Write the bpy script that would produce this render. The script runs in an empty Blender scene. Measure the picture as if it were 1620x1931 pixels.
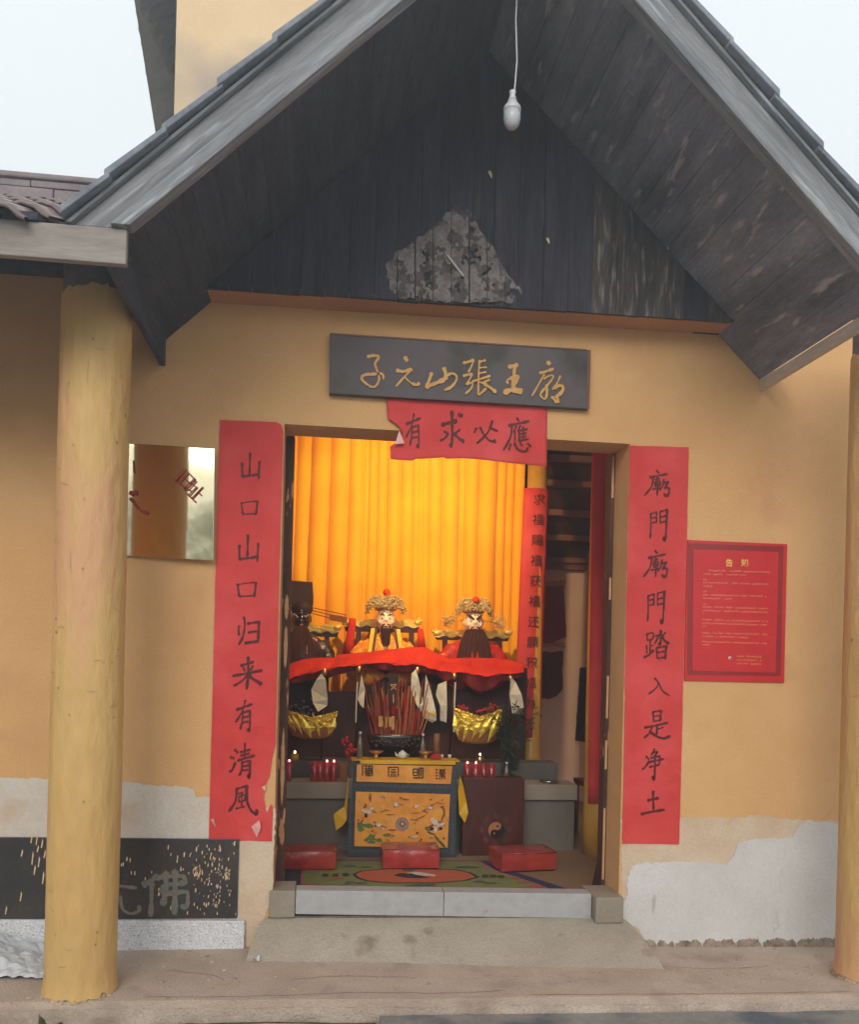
import bpy, bmesh, random
from math import *
from mathutils import Vector, noise, Matrix
from mathutils.geometry import tessellate_polygon

# ------------------------------------------------------------------ camera, sky, sun, exposure
SC = bpy.context.scene
COL = SC.collection
F_PX, PX0, PY0, RHO = 1650.0, 810.0, 1250.0, 0.025
PSI = atan(204 / 1650.0)
DC, CH = 4.76, 1.55
FW = Vector((sin(PSI), cos(PSI), 0)); RT = Vector((cos(PSI), -sin(PSI), 0)); UP = Vector((0, 0, 1))
CAM = Vector((0, -DC, CH))
cd = bpy.data.cameras.new('camera')
cd.sensor_fit = 'HORIZONTAL'; cd.sensor_width = 36.0; cd.lens = 36.0 * F_PX / 1620.0
cd.shift_y = (PY0 - 965.5) / 1620.0
cd.clip_start = 0.05; cd.clip_end = 2000
cam = bpy.data.objects.new('camera', cd); COL.objects.link(cam)
ex = RT * cos(RHO) + UP * sin(RHO); ey = RT * -sin(RHO) + UP * cos(RHO); ez = -FW
m = Matrix((ex, ey, ez)).transposed().to_4x4(); m.translation = CAM
cam.matrix_world = m
SC.camera = cam

SUN_EL, SUN_AZ = radians(25), radians(-16)      # azimuth measured from straight behind the camera
W = bpy.data.worlds.new("World"); SC.world = W; W.use_nodes = True
nt = W.node_tree; bg = nt.nodes['Background']
sky = nt.nodes.new('ShaderNodeTexSky'); sky.sky_type = 'NISHITA'; sky.sun_disc = False
sky.sun_elevation = SUN_EL; sky.sun_rotation = radians(180) + SUN_AZ
sky.air_density = 1.0; sky.dust_density = 6.0; sky.ozone_density = 1.0
hs = nt.nodes.new('ShaderNodeHueSaturation'); hs.inputs['Saturation'].default_value = 0.25
mx = nt.nodes.new('ShaderNodeMixRGB'); mx.blend_type = 'MIX'; mx.inputs['Fac'].default_value = 0.85
mx.inputs['Color2'].default_value = (8.2, 8.75, 8.95, 1)          # the even cloud deck
nt.links.new(sky.outputs[0], hs.inputs['Color']); nt.links.new(hs.outputs[0], mx.inputs['Color1'])
nt.links.new(mx.outputs[0], bg.inputs['Color']); bg.inputs['Strength'].default_value = 0.10
sl = bpy.data.lights.new('sun', 'SUN'); sl.energy = 1.5; sl.angle = radians(28); sl.color = (1, .95, .88)
so = bpy.data.objects.new('sun', sl); COL.objects.link(so)
so.rotation_euler = (radians(90) - SUN_EL, 0, SUN_AZ)
SC.view_settings.view_transform = 'Standard'; SC.view_settings.look = 'None'
SC.view_settings.exposure = 0.48; SC.view_settings.gamma = 1; SC.view_settings.use_curve_mapping = False
SC.render.engine = 'CYCLES'
SC.cycles.max_bounces = 8; SC.cycles.diffuse_bounces = 4

# ------------------------------------------------------------------ helpers
def ray(x, y):
    u, v = x - PX0, y - PY0
    a = u * cos(RHO) + v * sin(RHO); b = -u * sin(RHO) + v * cos(RHO)
    return FW * F_PX + RT * a - UP * b
def at(x, y, Y=0.0):                      # where the line of sight of a photo point meets the upright plane at depth Y
    r = ray(x, y); return CAM + r * ((Y + DC) / r.y)
def atz(x, y, Z):
    r = ray(x, y); return CAM + r * ((Z - CH) / r.z)
def mpp(Y): return (Y + DC) / (F_PX * cos(PSI))      # metres per photo pixel at depth Y, near the middle
R = random.Random(7)

def S(c): # srgb 0..255 -> linear
    return tuple([(v / 255 / 12.92 if v / 255 <= .04045 else ((v / 255 + .055) / 1.055) ** 2.4) for v in c] + [1.0])

def mat(name, c1, c2=None, scale=4, stretch=(1, 1, 1), rough=.8, bump=.2, metal=0, fine=60, fineamt=.08,
        spots=None, spot_scale=8, spot_lo=.62, spot_hi=.68, spec=.3, emit=None, estr=0, bump_dist=.01, coat=0, trans=0, sstretch=None, sheen=0, rot=0):
    m = bpy.data.materials.new(name); m.use_nodes = True
    n = m.node_tree.nodes; l = m.node_tree.links; p = n['Principled BSDF']
    tc = n.new('ShaderNodeTexCoord'); mp = n.new('ShaderNodeMapping'); mp.inputs['Scale'].default_value = stretch
    if rot:
        m0 = n.new('ShaderNodeMapping'); m0.inputs['Rotation'].default_value = (0, rot, 0); l.new(tc.outputs['Object'], m0.inputs['Vector']); l.new(m0.outputs[0], mp.inputs['Vector'])
    else: l.new(tc.outputs['Object'], mp.inputs['Vector'])
    c2 = c2 or tuple(v * .8 for v in c1[:3]) + (1,)
    nz = n.new('ShaderNodeTexNoise'); nz.inputs['Scale'].default_value = scale; nz.inputs['Detail'].default_value = 7; nz.inputs['Roughness'].default_value = .6
    l.new(mp.outputs[0], nz.inputs['Vector'])
    cr = n.new('ShaderNodeValToRGB'); cr.color_ramp.elements[0].position = .33; cr.color_ramp.elements[1].position = .67
    cr.color_ramp.elements[0].color = c2; cr.color_ramp.elements[1].color = c1
    l.new(nz.outputs['Fac'], cr.inputs['Fac']); last = cr.outputs['Color']
    f2 = n.new('ShaderNodeTexNoise'); f2.inputs['Scale'].default_value = fine; f2.inputs['Detail'].default_value = 4
    l.new(mp.outputs[0], f2.inputs['Vector'])
    if fineamt:
        hsv = n.new('ShaderNodeHueSaturation'); mr = n.new('ShaderNodeMapRange')
        mr.inputs['From Min'].default_value = .3; mr.inputs['From Max'].default_value = .7
        mr.inputs['To Min'].default_value = 1 - fineamt; mr.inputs['To Max'].default_value = 1 + fineamt
        l.new(f2.outputs['Fac'], mr.inputs['Value']); l.new(mr.outputs[0], hsv.inputs['Value']); l.new(last, hsv.inputs['Color']); last = hsv.outputs['Color']
    if spots:
        s3 = n.new('ShaderNodeTexNoise'); s3.inputs['Scale'].default_value = spot_scale; s3.inputs['Detail'].default_value = 6
        if sstretch:
            mp3 = n.new('ShaderNodeMapping'); mp3.inputs['Scale'].default_value = sstretch; l.new(tc.outputs['Object'], mp3.inputs['Vector']); l.new(mp3.outputs[0], s3.inputs['Vector'])
        else: l.new(mp.outputs[0], s3.inputs['Vector'])
        mr3 = n.new('ShaderNodeMapRange'); mr3.inputs['From Min'].default_value = spot_lo; mr3.inputs['From Max'].default_value = spot_hi
        mm = n.new('ShaderNodeMixRGB'); mm.inputs['Color2'].default_value = spots
        l.new(s3.outputs['Fac'], mr3.inputs['Value']); l.new(mr3.outputs[0], mm.inputs['Fac']); l.new(last, mm.inputs['Color1']); last = mm.outputs['Color']
    l.new(last, p.inputs['Base Color'])
    p.inputs['Roughness'].default_value = rough; p.inputs['Metallic'].default_value = metal
    p.inputs['Specular IOR Level'].default_value = spec
    if coat: p.inputs['Coat Weight'].default_value = coat; p.inputs['Coat Roughness'].default_value = .15
    if trans: p.inputs['Transmission Weight'].default_value = trans
    if sheen: p.inputs['Sheen Weight'].default_value = sheen
    if emit: p.inputs['Emission Color'].default_value = emit; p.inputs['Emission Strength'].default_value = estr
    if bump:
        ad = n.new('ShaderNodeMath'); ad.operation = 'ADD'; l.new(nz.outputs['Fac'], ad.inputs[0]); l.new(f2.outputs['Fac'], ad.inputs[1])
        b = n.new('ShaderNodeBump'); b.inputs['Strength'].default_value = bump; b.inputs['Distance'].default_value = bump_dist
        l.new(ad.outputs[0], b.inputs['Height']); l.new(b.outputs[0], p.inputs['Normal'])
    return m

class MB:
    def __init__(s): s.v = []; s.f = []; s.sm = False
    def add(s, vs, fs):
        o = len(s.v); s.v += [tuple(v) for v in vs]; s.f += [tuple(o + i for i in f) for f in fs]; return s
    def box(s, a, b):
        x0, x1 = sorted((a[0], b[0])); y0, y1 = sorted((a[1], b[1])); z0, z1 = sorted((a[2], b[2]))
        return s.hexa([(x0, y0, z0), (x1, y0, z0), (x1, y1, z0), (x0, y1, z0), (x0, y0, z1), (x1, y0, z1), (x1, y1, z1), (x0, y1, z1)])
    def hexa(s, v): return s.add(v, [(0, 3, 2, 1), (4, 5, 6, 7), (0, 1, 5, 4), (1, 2, 6, 5), (2, 3, 7, 6), (3, 0, 4, 7)])
    def slab(s, pts, off):               # polygon extruded by vector off
        n = len(pts); off = Vector(off); a = [Vector(p) for p in pts]; b = [p + off for p in a]
        return s.add(a + b, [tuple(range(n)), tuple(range(2 * n - 1, n - 1, -1))] + [(i, n + i, n + (i + 1) % n, (i + 1) % n) for i in range(n)])
    def tube(s, path, r, seg=8, cap=True, squash=1):
        path = [Vector(p) for p in path]; n = len(path); rs = r if isinstance(r, (list, tuple)) else [r] * n
        vs = []
        for i, p in enumerate(path):
            d = (path[min(i + 1, n - 1)] - path[max(i - 1, 0)]).normalized()
            ref = Vector((0, 0, 1)) if abs(d.z) < .9 else Vector((0, 1, 0))
            a = d.cross(ref).normalized(); b = a.cross(d)
            for k in range(seg): t = 2 * pi * k / seg; vs.append(p + a * cos(t) * rs[i] + b * sin(t) * rs[i] * squash)
        fs = [(i * seg + k, i * seg + (k + 1) % seg, (i + 1) * seg + (k + 1) % seg, (i + 1) * seg + k) for i in range(n - 1) for k in range(seg)]
        if cap: fs += [tuple(range(seg - 1, -1, -1)), tuple(range((n - 1) * seg, n * seg))]
        return s.add(vs, fs)
    def lathe(s, prof, c, seg=20, sx=1, sy=1):   # prof [(r,z)] up
        c = Vector(c); vs = []
        for r, z in prof:
            for k in range(seg): t = 2 * pi * k / seg; vs.append(c + Vector((cos(t) * r * sx, sin(t) * r * sy, z)))
        n = len(prof)
        fs = [(i * seg + k, i * seg + (k + 1) % seg, (i + 1) * seg + (k + 1) % seg, (i + 1) * seg + k) for i in range(n - 1) for k in range(seg)]
        fs += [tuple(range(seg - 1, -1, -1)), tuple(range((n - 1) * seg, n * seg))]
        return s.add(vs, fs)
    def ball(s, c, r, seg=12, rings=8):
        r = r if isinstance(r, (tuple, list)) else (r, r, r); c = Vector(c); vs = [c + Vector((0, 0, -r[2]))]
        for i in range(1, rings):
            ph = -pi / 2 + pi * i / rings
            for k in range(seg): t = 2 * pi * k / seg; vs.append(c + Vector((cos(t) * cos(ph) * r[0], sin(t) * cos(ph) * r[1], sin(ph) * r[2])))
        vs.append(c + Vector((0, 0, r[2]))); L = len(vs) - 1
        fs = [(0, 1 + (k + 1) % seg, 1 + k) for k in range(seg)]
        for i in range(rings - 2):
            o = 1 + i * seg; fs += [(o + k, o + (k + 1) % seg, o + seg + (k + 1) % seg, o + seg + k) for k in range(seg)]
        o = 1 + (rings - 2) * seg; fs += [(o + k, o + (k + 1) % seg, L) for k in range(seg)]
        return s.add(vs, fs)
    def grid(s, fn, nu, nv):
        vs = [fn(i / nu, j / nv) for j in range(nv + 1) for i in range(nu + 1)]
        return s.add(vs, [(j * (nu + 1) + i, j * (nu + 1) + i + 1, (j + 1) * (nu + 1) + i + 1, (j + 1) * (nu + 1) + i) for j in range(nv) for i in range(nu)])
    def mesh(s, name, m=None, smooth=False):
        me = bpy.data.meshes.new(name); me.from_pydata(s.v, [], s.f); me.validate()
        if m: me.materials.append(m)
        if smooth: me.polygons.foreach_set('use_smooth', [True] * len(me.polygons))
        return me

def link(name, data, parent=None):
    o = bpy.data.objects.new(name, data); COL.objects.link(o)
    if parent: o.parent = parent; o.matrix_parent_inverse = parent_inv(parent)
    return o
def wm(o):
    M = o.matrix_basis.copy(); p = o.parent
    return (wm(p) @ o.matrix_parent_inverse @ M) if p else M
def parent_inv(p): return wm(p).inverted()
def obj(name, b, m, parent=None, smooth=False, bevel=0, thick=0, **tags):
    o = link(name, b.mesh(name, m, smooth), parent)
    if bevel:
        md = o.modifiers.new('bevel', 'BEVEL'); md.width = bevel; md.segments = 2; md.limit_method = 'ANGLE'; md.harden_normals = False
    if thick:
        md = o.modifiers.new('solid', 'SOLIDIFY'); md.thickness = thick; md.offset = 0
    for k, v in tags.items(): o[k] = v
    return o
def tag(o, label, cat, group=None):
    o['label'] = label; o['category'] = cat
    if group: o['group'] = group
    return o
def thing(name, loc, label, cat, group=None, rz=0):
    o = bpy.data.objects.new(name, None); COL.objects.link(o); o.location = loc; o.rotation_euler = (0, 0, rz); o.empty_display_size = .1
    return tag(o, label, cat, group)
def remesh(b, vox, smooth_it=4):
    me = b.mesh('tmp'); o = bpy.data.objects.new('tmp', me); COL.objects.link(o)
    md = o.modifiers.new('r', 'REMESH'); md.mode = 'VOXEL'; md.voxel_size = vox
    ms = o.modifiers.new('s', 'SMOOTH'); ms.iterations = smooth_it; ms.factor = .5
    dg = bpy.context.evaluated_depsgraph_get(); dg.update()
    out = bpy.data.meshes.new_from_object(o.evaluated_get(dg))
    bpy.data.objects.remove(o); out.polygons.foreach_set('use_smooth', [True] * len(out.polygons))
    return out

def crom(pts, k=6):
    if len(pts) < 3:
        a, b = pts; return [tuple(a[i] + (b[i] - a[i]) * t / k for i in range(len(a))) for t in range(k + 1)]
    P = [pts[0]] + list(pts) + [pts[-1]]; out = []
    for i in range(1, len(P) - 2):
        p0, p1, p2, p3 = P[i - 1:i + 3]
        for s in range(k):
            t = s / k
            out.append(tuple(.5 * (2 * p1[j] + (p2[j] - p0[j]) * t + (2 * p0[j] - 5 * p1[j] + 4 * p2[j] - p3[j]) * t * t + (3 * p1[j] - p0[j] - 3 * p2[j] + p3[j]) * t ** 3) for j in range(len(p1))))
    out.append(tuple(pts[-1])); return out

def brush(b, strokes, mp, w=9, smooth=True, lift=.00025):
    """strokes: list of point lists in glyph units; mp(x,y,h)->world point"""
    for si, st in enumerate(strokes):
        ww = w
        if isinstance(st[0], (int, float)): ww = st[0]; st = st[1:]
        if len(st) == 1: st = [st[0], (st[0][0] + ww * .4, st[0][1] + ww * .5)]
        pts = crom(st, 5) if smooth else st
        n = len(pts); L = []; Rr = []
        for i, p in enumerate(pts):
            a = pts[max(i - 1, 0)]; c = pts[min(i + 1, n - 1)]
            dx, dy = c[0] - a[0], c[1] - a[1]; q = hypot(dx, dy) or 1
            t = i / (n - 1)
            wd = ww * .5 * (1.12 - .42 * sin(pi * min(t * 1.15, 1)) + .12 * sin(i * 1.7 + si))
            if t > .86: wd *= 1 - (t - .86) * 3.2
            L.append((p[0] - dy / q * wd, p[1] + dx / q * wd)); Rr.append((p[0] + dy / q * wd, p[1] - dx / q * wd))
        e0 = pts[0]; a = pts[1]; q = hypot(e0[0] - a[0], e0[1] - a[1]) or 1
        cap0 = (e0[0] + (e0[0] - a[0]) / q * ww * .42, e0[1] + (e0[1] - a[1]) / q * ww * .42)
        h = lift * si
        vs = [mp(cap0[0], cap0[1], h)] + [mp(x, y, h) for x, y in L] + [mp(x, y, h) for x, y in Rr]
        fs = [(0, n + 1, 1)] + [(1 + i, n + 1 + i, n + 2 + i, 2 + i) for i in range(n - 1)]
        b.add(vs, fs)
    return b

def text_mesh(b, s, size, origin, right=Vector((1, 0, 0)), up=Vector((0, 0, 1)), center=True, bold=0.0):
    c = bpy.data.curves.new('t', 'FONT'); c.body = s; c.size = size; c.offset = bold; c.resolution_u = 3
    if center: c.align_x = 'CENTER'; c.align_y = 'CENTER'
    o = bpy.data.objects.new('t', c); COL.objects.link(o)
    dg = bpy.context.evaluated_depsgraph_get(); dg.update()
    me = bpy.data.meshes.new_from_object(o.evaluated_get(dg)); origin = Vector(origin)
    b.add([origin + right * v.co.x + up * v.co.y for v in me.vertices], [tuple(p.vertices) for p in me.polygons])
    bpy.data.objects.remove(o); bpy.data.curves.remove(c); bpy.data.meshes.remove(me); return b

def outline(px, Y, step=14, amp=1.2, seed=0):   # photo points -> plane, edges broken up like torn or trowelled edges
    out = []; n = len(px)
    for i in range(n):
        a, c = px[i], px[(i + 1) % n]; q = hypot(c[0] - a[0], c[1] - a[1]); k = max(1, int(q / step))
        for j in range(k):
            t = j / k; x = a[0] + (c[0] - a[0]) * t; y = a[1] + (c[1] - a[1]) * t
            if amp:
                x += amp * noise.noise((x * .09, y * .09, seed)); y += amp * noise.noise((x * .09 + 40, y * .09, seed)); x += amp * .55 * noise.noise((x * .4, y * .4, seed + 7)); y += amp * .55 * noise.noise((x * .4 + 9, y * .4, seed + 8))
            out.append(at(x, y, Y))
    return out
def ngon(b, pts):
    pts = [Vector(p) for p in pts]
    for ax in (1, 2):            # flatten onto the plane that shows most area
        q2 = [Vector((p.x, p.z if ax == 1 else p.y, 0)) for p in pts]
        A = abs(sum(q2[i - 1].x * q2[i].y - q2[i].x * q2[i - 1].y for i in range(len(q2))))
        if ax == 1: A1, Q1 = A, q2
    if A1 > A: q2 = Q1
    tris = tessellate_polygon([q2])
    b.add(pts, [tuple(t) for t in tris]); return b
def skin(b, pts, th=.003):     # a triangulated sheet with a rim going back into the wall
    ngon(b, pts); n = len(pts); off = Vector((0, th, 0))
    b.add(list(pts) + [Vector(p) + off for p in pts], [(i, (i + 1) % n, n + (i + 1) % n, n + i) for i in range(n)]); return b

# ------------------------------------------------------------------ materials
M = {}
M['ochre'] = mat('ochre_plaster', S((215, 172, 120)), S((206, 158, 106)), 1.6, rough=.9, bump=.4, fine=120, fineamt=.075, spots=S((200, 150, 106)), spot_scale=2.2, spot_lo=.58, spot_hi=.75)
M['pale'] = mat('pale_plaster', S((208, 190, 168)), S((196, 170, 142)), 3, rough=.9, bump=.3, fine=70, fineamt=.06, spots=S((196, 150, 104)), spot_scale=5, spot_lo=.6, spot_hi=.75)
M['whitewash'] = mat('grey_whitewash', S((208, 205, 202)), S((196, 192, 188)), 2.5, rough=.85, bump=.3, fine=80, fineamt=.05, spots=S((165, 155, 145)), spot_scale=7, spot_lo=.66, spot_hi=.72, sstretch=(1, 1, .35))
M['column'] = mat('column_paint', S((208, 172, 110)), S((198, 156, 94)), 1.8, stretch=(1, 1, .35), rough=.55, bump=.8, fine=22, fineamt=.06, spots=S((204, 156, 112)), spot_scale=2.6, spot_lo=.52, spot_hi=.62, spec=.4, bump_dist=.012, sstretch=(1.6, 1.6, .3))
M['concrete'] = mat('porch_concrete', S((192, 175, 159)), S((172, 154, 138)), 2.2, rough=.85, bump=.6, fine=85, fineamt=.14, spots=S((150, 132, 118)), spot_scale=3, spot_lo=.55, spot_hi=.75)
M['ramp'] = mat('ramp_concrete', S((174, 162, 146)), S((158, 146, 130)), 3, rough=.9, bump=.6, fine=95, fineamt=.13, spots=S((138, 124, 108)), spot_scale=5, spot_lo=.6, spot_hi=.7)
M['apron'] = mat('apron_concrete', S((150, 144, 136)), S((118, 116, 112)), 2.2, rough=.9, bump=.6, fine=40, fineamt=.1, spots=S((92, 98, 104)), spot_scale=2.4, spot_lo=.5, spot_hi=.6)
M['moss'] = mat('mossy_concrete', S((86, 80, 66)), S((50, 52, 40)), 9, rough=.95, bump=.7, fine=60, fineamt=.2)
M['rawcement'] = mat('raw_cement', S((126, 116, 106)), S((92, 84, 78)), 8, rough=.95, bump=.7, fine=50, fineamt=.12)
M['mortarline'] = mat('mortar_line', S((164, 148, 130)), S((112, 100, 88)), 14, rough=.95, bump=.7, fine=60, fineamt=.2)
M['granite'] = mat('granite', S((170, 168, 167)), S((158, 156, 154)), 20, rough=.6, bump=.1, fine=240, fineamt=.16, spots=S((150, 128, 108)), spot_scale=9, spot_lo=.68, spot_hi=.74)
M['granite2'] = mat('speckled_granite', S((212, 212, 214)), S((196, 196, 198)), 30, rough=.6, bump=.1, fine=120, fineamt=.22, spots=S((120, 122, 126)), spot_scale=85, spot_lo=.60, spot_hi=.66)
M['blackstone'] = mat('black_stone', S((66, 62, 60)), S((46, 44, 43)), 2.5, rough=.35, bump=.05, fine=50, fineamt=.2, spec=.5)
M['sootwood'] = mat('sooty_wood', S((62, 60, 68)), S((40, 39, 46)), 6, stretch=(3, 3, .35), rough=.85, bump=.4, fine=40, fineamt=.25, spots=S((84, 76, 72)), spot_scale=7, spot_lo=.66, spot_hi=.78, sstretch=(4, 4, .5))
M['sootwood2'] = mat('sooty_wood_pale', S((84, 78, 74)), S((50, 47, 48)), 6, stretch=(3, 3, .35), rough=.85, bump=.4, fine=40, fineamt=.25, spots=S((140, 132, 124)), spot_scale=9, spot_lo=.55, spot_hi=.72, sstretch=(5, 5, .6))
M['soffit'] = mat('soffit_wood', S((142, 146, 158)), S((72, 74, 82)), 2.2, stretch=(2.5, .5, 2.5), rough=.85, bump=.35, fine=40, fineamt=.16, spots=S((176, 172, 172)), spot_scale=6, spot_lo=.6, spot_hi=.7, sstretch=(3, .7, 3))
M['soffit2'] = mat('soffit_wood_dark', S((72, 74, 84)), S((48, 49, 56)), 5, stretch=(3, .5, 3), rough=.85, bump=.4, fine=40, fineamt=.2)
M['greywood'] = mat('grey_weathered_wood', S((142, 146, 150)), S((112, 117, 122)), 5, stretch=(.6, 3, .9), rough=.8, bump=.35, fine=30, fineamt=.12)
for sg, nm_ in ((-1, 'rakewood_l'), (1, 'rakewood_r')):
    M[nm_] = mat('grey_bargeboard' , S((146, 147, 150)), S((104, 106, 110)), 6, stretch=(.35, 3, 4), rough=.8, bump=.4, fine=30, fineamt=.14, rot=-sg * radians(43.7), spots=S((168, 172, 178)), spot_scale=9, spot_lo=.58, spot_hi=.7)
M['fascia'] = mat('fascia_wood', S((158, 150, 142)), S((134, 126, 120)), 3, stretch=(.6, 3, 3), rough=.8, bump=.3, fine=26, fineamt=.1, spots=S((110, 92, 84)), spot_scale=6, spot_lo=.66, spot_hi=.72)
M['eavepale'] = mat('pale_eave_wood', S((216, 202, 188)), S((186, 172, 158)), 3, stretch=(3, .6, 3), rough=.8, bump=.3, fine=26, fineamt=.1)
M['tile'] = mat('roof_tile', S((126, 108, 104)), S((98, 84, 84)), 7, rough=.7, bump=.4, fine=40, fineamt=.12, spec=.4)
M['ridge'] = mat('ridge_render', S((140, 130, 132)), S((122, 112, 116)), 5, rough=.85, bump=.3, fine=40, fineamt=.08)
M['edge_tile'] = mat('verge_tile', S((132, 138, 146)), S((104, 110, 118)), 5, rough=.8, bump=.3, fine=40, fineamt=.1)
M['rearwall'] = mat('rear_plaster', S((222, 196, 158)), S((212, 184, 146)), 1.2, rough=.9, bump=.2, fine=60, fineamt=.04, spots=S((168, 152, 140)), spot_scale=.9, spot_lo=.55, spot_hi=.75)  # greyish patches put the overhang's shadow into the plaster colour
M['redpaper'] = mat('red_paper', S((204, 66, 62)), S((196, 56, 54)), 2.2, rough=.7, bump=.8, fine=9, fineamt=.06, spots=S((216, 84, 84)), spot_scale=2.5, spot_lo=.5, spot_hi=.75, bump_dist=.014)
M['paperback'] = mat('paper_back', S((226, 176, 172)), S((214, 150, 148)), 8, rough=.8, bump=.2)
M['paperback_grey'] = mat('strip_grey', S((170, 166, 162)), None, 8)
M['ink'] = mat('black_ink', S((96, 34, 32)), S((72, 26, 26)), 20, rough=.6, bump=0, fineamt=.1)
M['signboard'] = mat('grey_signboard', S((92, 84, 84)), S((80, 74, 74)), 2, rough=.55, bump=.1, fine=30, fineamt=.05, spots=S((62, 58, 52)), spot_scale=1.6, spot_lo=.55, spot_hi=.62)
M['goldpaint'] = mat('gold_paint', S((206, 158, 70)), S((190, 134, 62)), 12, rough=.5, bump=.1, spec=.5)
M['brassmirror'] = mat('brass_mirror', (.86, .76, .50, 1), (.84, .73, .47, 1), 1, rough=.05, bump=.015, metal=1, fine=3, fineamt=.02, bump_dist=.02)
M['letterred'] = mat('letter_red', S((150, 50, 40)), None, 10, bump=0)
M['noticered'] = mat('notice_red', S((200, 34, 36)), S((190, 28, 32)), 2, rough=.45, bump=.1, fine=20, fineamt=.03, spec=.5)
M['noticedark'] = mat('notice_dark_red', S((150, 34, 34)), S((136, 28, 30)), 5, rough=.4, bump=.1, spec=.5)
M['noticeinner'] = M['noticered']
M['noticetext'] = mat('notice_text', S((250, 190, 140)), None, 10, bump=0)
M['noticehead'] = mat('notice_heading', S((236, 190, 100)), None, 10, bump=0)
M['white'] = mat('white_plastic', S((205, 205, 210)), None, 10, rough=.4, bump=0, spec=.5)
M['bulbglass'] = mat('bulb_diffuser', S((188, 190, 196)), None, 10, rough=.3, bump=0, spec=.5)
M['sheet'] = mat('white_plastic_sheet', S((206, 208, 210)), S((186, 190, 194)), 12, rough=.5, bump=.5, fine=40, fineamt=.05, spec=.5)
M['brownwood'] = mat('dark_red_wood', S((88, 38, 28)), S((62, 28, 20)), 3, stretch=(3, 3, .5), rough=.35, bump=.1, spec=.5)
M['darkwood'] = mat('dark_wood', S((74, 36, 24)), S((48, 24, 16)), 4, rough=.5, bump=.2)
M['jambwood'] = mat('door_frame_wood', S((92, 58, 44)), S((70, 42, 34)), 6, stretch=(3, 3, .4), rough=.7, bump=.3, spots=S((190, 138, 98)), spot_scale=3, spot_lo=.62, spot_hi=.64, sstretch=(5, 5, 1.1))
M['curtain'] = mat('yellow_curtain', S((250, 184, 24)), S((242, 160, 14)), 2, rough=.75, bump=.1, fine=60, fineamt=.03, sheen=.2)
M['redcloth'] = mat('red_cloth', S((216, 52, 22)), S((188, 36, 16)), 4, rough=.8, bump=.2)
M['darkredcloth'] = mat('dark_red_cloth', S((130, 22, 18)), S((100, 18, 14)), 4, rough=.8, bump=.2)
M['orangesatin'] = mat('orange_satin', S((230, 158, 60)), S((210, 132, 44)), 5, rough=.42, bump=.25, fine=16, fineamt=.1, spec=.5)
M['borderblue'] = mat('blue_grey_brocade', S((64, 70, 76)), S((48, 52, 58)), 30, rough=.6, bump=.2, fine=90, fineamt=.3)
M['yellowribbon'] = mat('yellow_satin', S((218, 172, 30)), S((200, 150, 22)), 5, rough=.45, bump=.2)
M['benchstone'] = mat('bench_render', S((150, 140, 126)), S((136, 126, 112)), 3, rough=.8, bump=.15, fine=50, fineamt=.06)
M['benchface'] = mat('bench_face', S((120, 112, 100)), S((108, 100, 90)), 3, rough=.7, bump=.1)
M['greystep'] = mat('grey_step', S((96, 92, 86)), S((80, 76, 72)), 5, rough=.6, bump=.1)
M['cushion'] = mat('red_vinyl', S((176, 62, 54)), S((150, 46, 42)), 7, rough=.25, bump=.6, fine=18, fineamt=.12, spec=.6, bump_dist=.012, coat=.4)
M['intwall'] = mat('inner_plaster', S((236, 204, 186)), S((226, 190, 172)), 2, rough=.9, bump=.2)
M['intfloor'] = mat('inner_floor', S((150, 128, 100)), S((136, 114, 88)), 2, rough=.7, bump=.15)
M['purlin'] = mat('purlin_wood', S((150, 102, 80)), S((126, 84, 66)), 4, stretch=(.5, 3, 3), rough=.8, bump=.2)
M['roofdark'] = mat('roof_underside', S((104, 66, 50)), S((80, 50, 38)), 4, rough=.9, bump=.2)
M['gold'] = mat('gold_leaf', (.9, .66, .16, 1), (.7, .42, .08, 1), 40, rough=.35, metal=.35, bump=.3, fine=80)
M['goldcrown'] = mat('crown_gold', (1, .84, .5, 1), (.30, .20, .07, 1), 90, rough=.3, metal=.3, bump=0, fine=100, fineamt=.4)
M['skin'] = mat('painted_face', S((255, 228, 200)), S((250, 218, 188)), 20, rough=.4, bump=0, fineamt=.02, spec=.5)
M['blackface'] = mat('black_lacquer_face', S((46, 24, 22)), None, 20, rough=.15, bump=0, spec=.8)
M['beard'] = mat('beard_hair', S((92, 46, 28)), S((46, 22, 14)), 60, stretch=(4, 4, .2), rough=.5, bump=.6, fine=120, fineamt=.3)
M['robe_gold'] = mat('gold_robe', S((244, 160, 30)), S((226, 118, 24)), 26, rough=.5, bump=.3, fine=60, fineamt=.2, spots=S((250, 210, 90)), spot_scale=34, spot_lo=.58, spot_hi=.62)
M['robe_red'] = mat('red_robe', S((196, 44, 24)), S((168, 30, 20)), 20, rough=.5, bump=.3, spots=S((230, 120, 40)), spot_scale=20, spot_lo=.66, spot_hi=.7)
M['robe_black'] = mat('black_robe', S((66, 34, 30)), S((44, 22, 22)), 20, rough=.4, bump=.3, spots=S((190, 150, 140)), spot_scale=16, spot_lo=.64, spot_hi=.67)
M['lappet'] = mat('yellow_lappet', S((250, 196, 40)), None, 10, rough=.5, bump=.1)
M['darkband'] = mat('dark_lappet', S((84, 48, 14)), None, 10, rough=.5, bump=.1)
M['blackhat'] = mat('black_hat', S((60, 34, 26)), S((48, 26, 20)), 10, rough=.6, bump=.1)
M['pupil'] = mat('eye_black', S((24, 14, 10)), None, 5, rough=.2, bump=0)
M['eyewhite'] = mat('eye_white', S((236, 220, 196)), None, 5, rough=.2, bump=0)
M['lips'] = mat('lip_red', S((206, 96, 80)), None, 5, rough=.3, bump=0)
M['pompom'] = mat('red_pompom', S((240, 78, 20)), S((210, 50, 14)), 60, rough=.9, bump=.6)
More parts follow.
